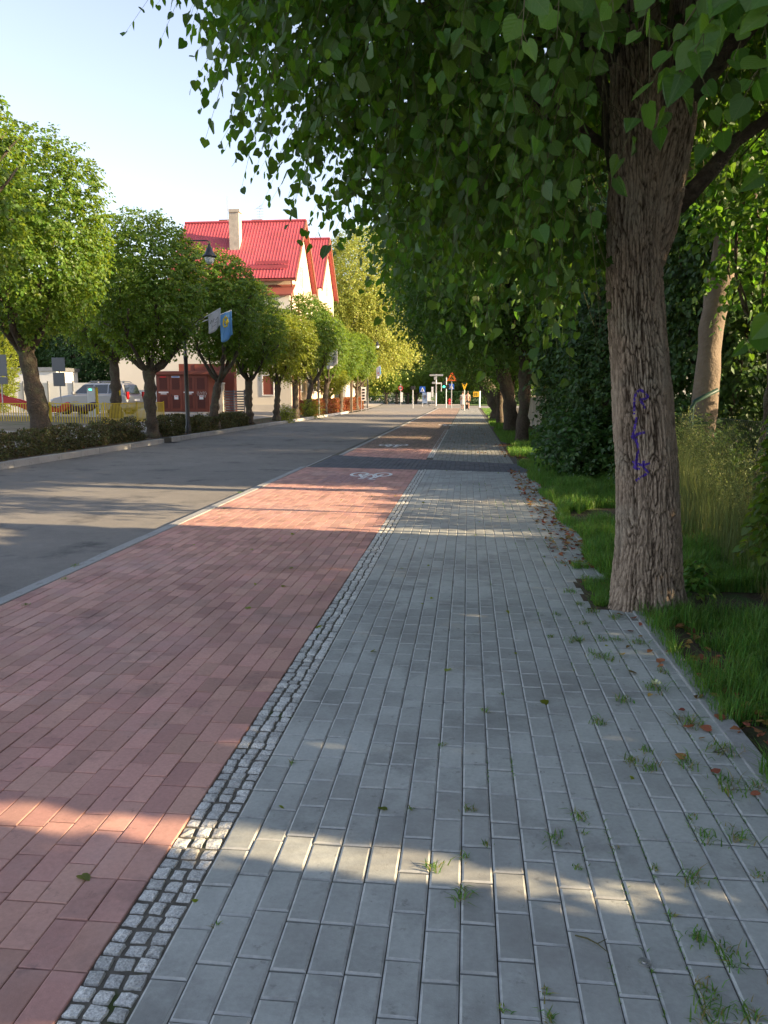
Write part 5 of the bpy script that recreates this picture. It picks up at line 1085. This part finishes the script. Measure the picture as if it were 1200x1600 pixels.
# gardens' concrete wall and the house with a grey roof
gw = empty('garden_wall', (2.85, 29, 0), 'grey green concrete panel wall behind the far right lindens', 'wall')
for i in range(8): MB().box(0, .06, -5.4 + i * 2, -3.5 + i * 2, 0, 1.35).build('panel', 'chimney_render', gw); MB().box(-.03, .09, -3.5 + i * 2, -3.38 + i * 2, -.1, 1.42).build('post', 'grey_render', gw)
sh = empty('garden_house', (7.2, 42, 0), 'house with grey blue roof behind the right lindens', 'house'); MB().box(-3, 3, 0, 6, 0, 2.0).build('wall', 'brick', sh); MB().prism([(-.5, 2.0), (3, 3.3), (6.5, 2.0)], 'x', -3.4, 3.4).build('roof', 'roof_grey', sh); 
wf = MB().box(-2, -.9, -.05, -.002, .9, 1.8).build('window', 'white_paint', sh); MB().box(-1.95, -.95, -.06, -.052, .95, 1.75).build('pane', 'window_glass', wf)
# background trees
GB = 'trees beyond the crossing'
wl = proto_tree(81, 'willow_tree', 'tall feathery pale yellow tree beyond the house', 'tree', None, .5, 4, (0, 0, 11.8), (6.8, 6.3, 7.4), 13000, 10, .21, 'pale_leaf', (-13.2, 97, 0), L=1.5, droop=.7, amp=.3, nl=8, inner=.25)
F1 = proto_tree(82, 'far_tree', 'green tree above the clipped hedge right of the warning sign', 'tree', GB, .3, 2.5, (0, 0, 6.0), (5.2, 5, 5.2), 4200, 9, .26, 'far_leaf', (5, 124, 0), L=1.0, droop=.4, amp=.25)
for (x, y, s, lab) in ((-2.5, 128, 1.0, 'green tree directly behind the warning sign'), (13, 122, 1.2, 'green tree behind the leaning linden, right of the hedge'), (-11, 150, 1.25, 'green tree left of the poster board, farther back'), (-20, 170, 1.4, 'wide tree at the bend of the far road'), (4, 150, 1.7, 'tall back tree above the crossing'), (22, 130, 1.5, 'tree at the right end of the far trees'), (-34, 190, 1.6, 'tree at the far left of the road bend'), (-29, 125, 1.4, 'tree behind the white flag and willow')):
    copy_tree(F1, (x, y, 0), x, (s, s, s), lab)
GM = 'small clipped trees at the road bend'
for i, px in enumerate((604, 620, 637, 650, 662)):
    p = at(px, 630, 118 + i * 2); copy_tree(B, (p.x, 118 + i * 2, -.1), i * 1.3, (1.15, 1.15, .72), ['leftmost', 'second from left', 'middle', 'second from right', 'rightmost'][i] + ' of the five small clipped trees at the road bend')['group'] = GM
# left background: conifer, dark trees
tj = proto_tree(84, 'thuja', 'bright yellow green thuja at the left edge behind the sign', 'tree', None, .12, .8, (0, 0, 2.6), (1.3, 1.3, 2.7), 2200, 8, .10, 'yellow_leaf', (-27.2, 44, .4), L=.25, droop=-.3, hang=-.6, amp=.1)
DK = proto_tree(85, 'dark_tree', 'dark tree behind the white container at left', 'tree', 'dark trees behind the playground', .3, 1.8, (0, 0, 4.6), (3.8, 3.5, 4.4), 4200, 9, .17, 'dark_leaf', (-27.5, 59, .4), L=.8, droop=.4)
copy_tree(DK, (-33.5, 62, .4), 1, (1, 1, 1.15), 'dark tree farthest left behind the playground'); copy_tree(DK, (-25.6, 66, .4), 2, (1.0, 1, 1.1), 'dark tree between the container and the cream house'); copy_tree(DK, (-40, 66, .4), 3, (1.3, 1.3, 1.3), 'dark tree at the left edge of the photo, behind the thuja')
copy_tree(DK, (-24.2, 57.5, .4), 4.5, (.5, .5, .6), 'small dark conifer-like tree at the end of the cream wall')

# ================================================================== WALKERS
def person(loc, rz, s, label, legs, arms, top, topmat, bottoms, botmat, long_top, extra=None):
    r = empty('person', loc, label, 'person', 'people walking ahead', rz); r.scale = (s, s, s)
    def skin(name, verts, edges, rad, m, parent, sub=1):
        me = bpy.data.meshes.new(name); me.from_pydata(verts, edges, []); o = bpy.data.objects.new(name, me); link(o, parent); me.materials.append(MATS[m])
        md = o.modifiers.new('skin', 'SKIN'); md.use_smooth_shade = True
        for i, v in enumerate(me.skin_vertices[0].data): v.radius = (rad[i], rad[i]) if not isinstance(rad[i], tuple) else rad[i]; v.use_root = (i == 0)
        sb = o.modifiers.new('sub', 'SUBSURF'); sb.levels = sb.render_levels = sub; return o
    V = [(0, 0, .93), (0, 0, 1.12), (0, 0, 1.34), (0, .0, 1.46), (0, .0, 1.55), (0, -.01, 1.63), (0, -.01, 1.71)]; E = [(0, 1), (1, 2), (2, 3), (3, 4), (4, 5), (5, 6)]
    R = [(.15, .11), (.125, .095), (.16, .10), (.06, .06), (.065, .075), (.078, .095), (.06, .07)]
    for i, sx in enumerate((-1, 1)):
        k, a = legs[i]; n = len(V); V += [(sx * .09, 0, .86), (sx * .10, k[0], k[1]), (sx * .10, a[0], a[1]), (sx * .11, a[0] - .13, a[1] - .06)]; E += [(0, n), (n, n + 1), (n + 1, n + 2), (n + 2, n + 3)]; R += [.085, .058, .04, .035]
        n = len(V); e, h = arms[i]; V += [(sx * .17, 0, 1.38), (sx * .23, e[0], e[1]), (sx * .23, h[0], h[1]), (sx * .23, h[0] - .02, h[1] - .09)]; E += [(2, n), (n, n + 1), (n + 1, n + 2), (n + 2, n + 3)]; R += [.055, .04, .028, (.018, .035)]
        b = n + 3
        for f_ in range(4): V.append((sx * .23, h[0] - .045 + f_ * .02, h[1] - .155 - .012 * (f_ in (1, 2)))); E.append((b, len(V) - 1)); R.append(.008)
        V.append((sx * .22, h[0] - .07, h[1] - .10)); E.append((n + 2, len(V) - 1)); R.append(.009)
    body = skin('body', V, E, R, 'skin', r)
    for sx in (-1, 1): MB().lathe([(0, -.008), (.008, 0), (0, .008)], (sx * .03, -.1, 1.645), 6).build('eye', 'sign_black', r)
    MB().add([(-.012, -.10, 1.61), (.012, -.10, 1.61), (0, -.125, 1.612), (0, -.10, 1.65)], [(0, 1, 2), (0, 2, 3), (1, 3, 2)]).build('nose', 'skin', r)
    MB().box(-.022, .022, -.098, -.094, 1.583, 1.590).build('mouth', 'tail_red', r)
    MB().lathe([(.0, 1.78), (.05, 1.775), (.085, 1.74), (.095, 1.69), (.093, 1.64), (.07, 1.58), (0, 1.60)], (0, .018, 0), 14).build('hair', 'hair', r, smooth=True)
    if top:
        tv = [(0, 0, .95), (0, 0, 1.15), (0, 0, 1.35), (0, 0, 1.44), (-.18, 0, 1.38), (.18, 0, 1.38), (-.215, arms[0][0][0] * .5, 1.27), (.215, arms[1][0][0] * .5, 1.27)]
        skin('top', tv, [(0, 1), (1, 2), (2, 3), (2, 4), (2, 5), (4, 6), (5, 7)], [(.17, .13), (.15, .115), (.18, .12), (.075, .075), .07, .07, .06, .06], topmat, r)
    if bottoms == 'skirt': MB().lathe([(.15, 1.0), (.19, .85), (.24, .55), (.26, .45), (.0, .5)], (0, 0, 0), 18).build('skirt', botmat, r, smooth=True)
    if bottoms == 'shorts':
        bv_ = [(0, 0, .95), (0, 0, .9)]; be = [(0, 1)]; br = [(.165, .125), (.16, .12)]
        for i, sx in enumerate((-1, 1)): n = len(bv_); bv_ += [(sx * .09, 0, .84), (sx * .10, legs[i][0][0] * .55, .62)]; be += [(1, n), (n, n + 1)]; br += [.105, .095]
        skin('shorts', bv_, be, br, botmat, r)
    if bottoms == 'both': pass
    for i, sx in enumerate((-1, 1)):
        a = legs[i][1]; MB().box(sx * .105 - .045, sx * .105 + .045, a[0] - .17, a[0] + .06, a[1] - .10, a[1] - .02).build('shoe', 'cloth_black', r, bevel=.03)
    return r
p = at(722.5, 640.5, 76); person((p.x, 76, 0), PI + .1, .97, 'walker in a pale grey top and skirt beside a small dark bag', [((-.12, .5), (-.05, .1)), ((.1, .5), (.25, .12))], [((.05, 1.14), (-.08, .95)), ((.03, 1.14), (.02, .9))], True, 'cloth_grey', 'skirt', 'cloth_grey', True)
bag = empty('shopping_trolley', (p.x + .42, 75.8, 0), 'small dark wheeled shopping trolley beside the grey walker', 'trolley'); MB().box(-.14, .14, -.1, .1, .1, .5).build('bag', 'cloth_black', bag, bevel=.03); MB().tube([(-.1, .1, .1), (-.1, .14, .95), (.1, .14, .95), (.1, .1, .1)], .01, 6).build('handle', 'grey_metal', bag)
for x in (-.15, .15): MB().add([(x + .015 * (1 if v[1] > 0 else -1), v[0], v[2] + .08) for v in wheel_geo(.08, .015)[0]], wheel_geo(.08, .015)[1]).build('wheel', 'tyre', bag)
p = at(730.5, 640, 77.5); person((p.x, 77.5, 0), PI - .05, .98, 'walker in a peach top and short black shorts at the crossing', [((-.14, .5), (-.12, .1)), ((.08, .5), (.22, .13))], [((.06, 1.14), (-.06, .93)), ((-.02, 1.14), (-.12, .93))], True, 'cloth_peach', 'shorts', 'cloth_black', False)
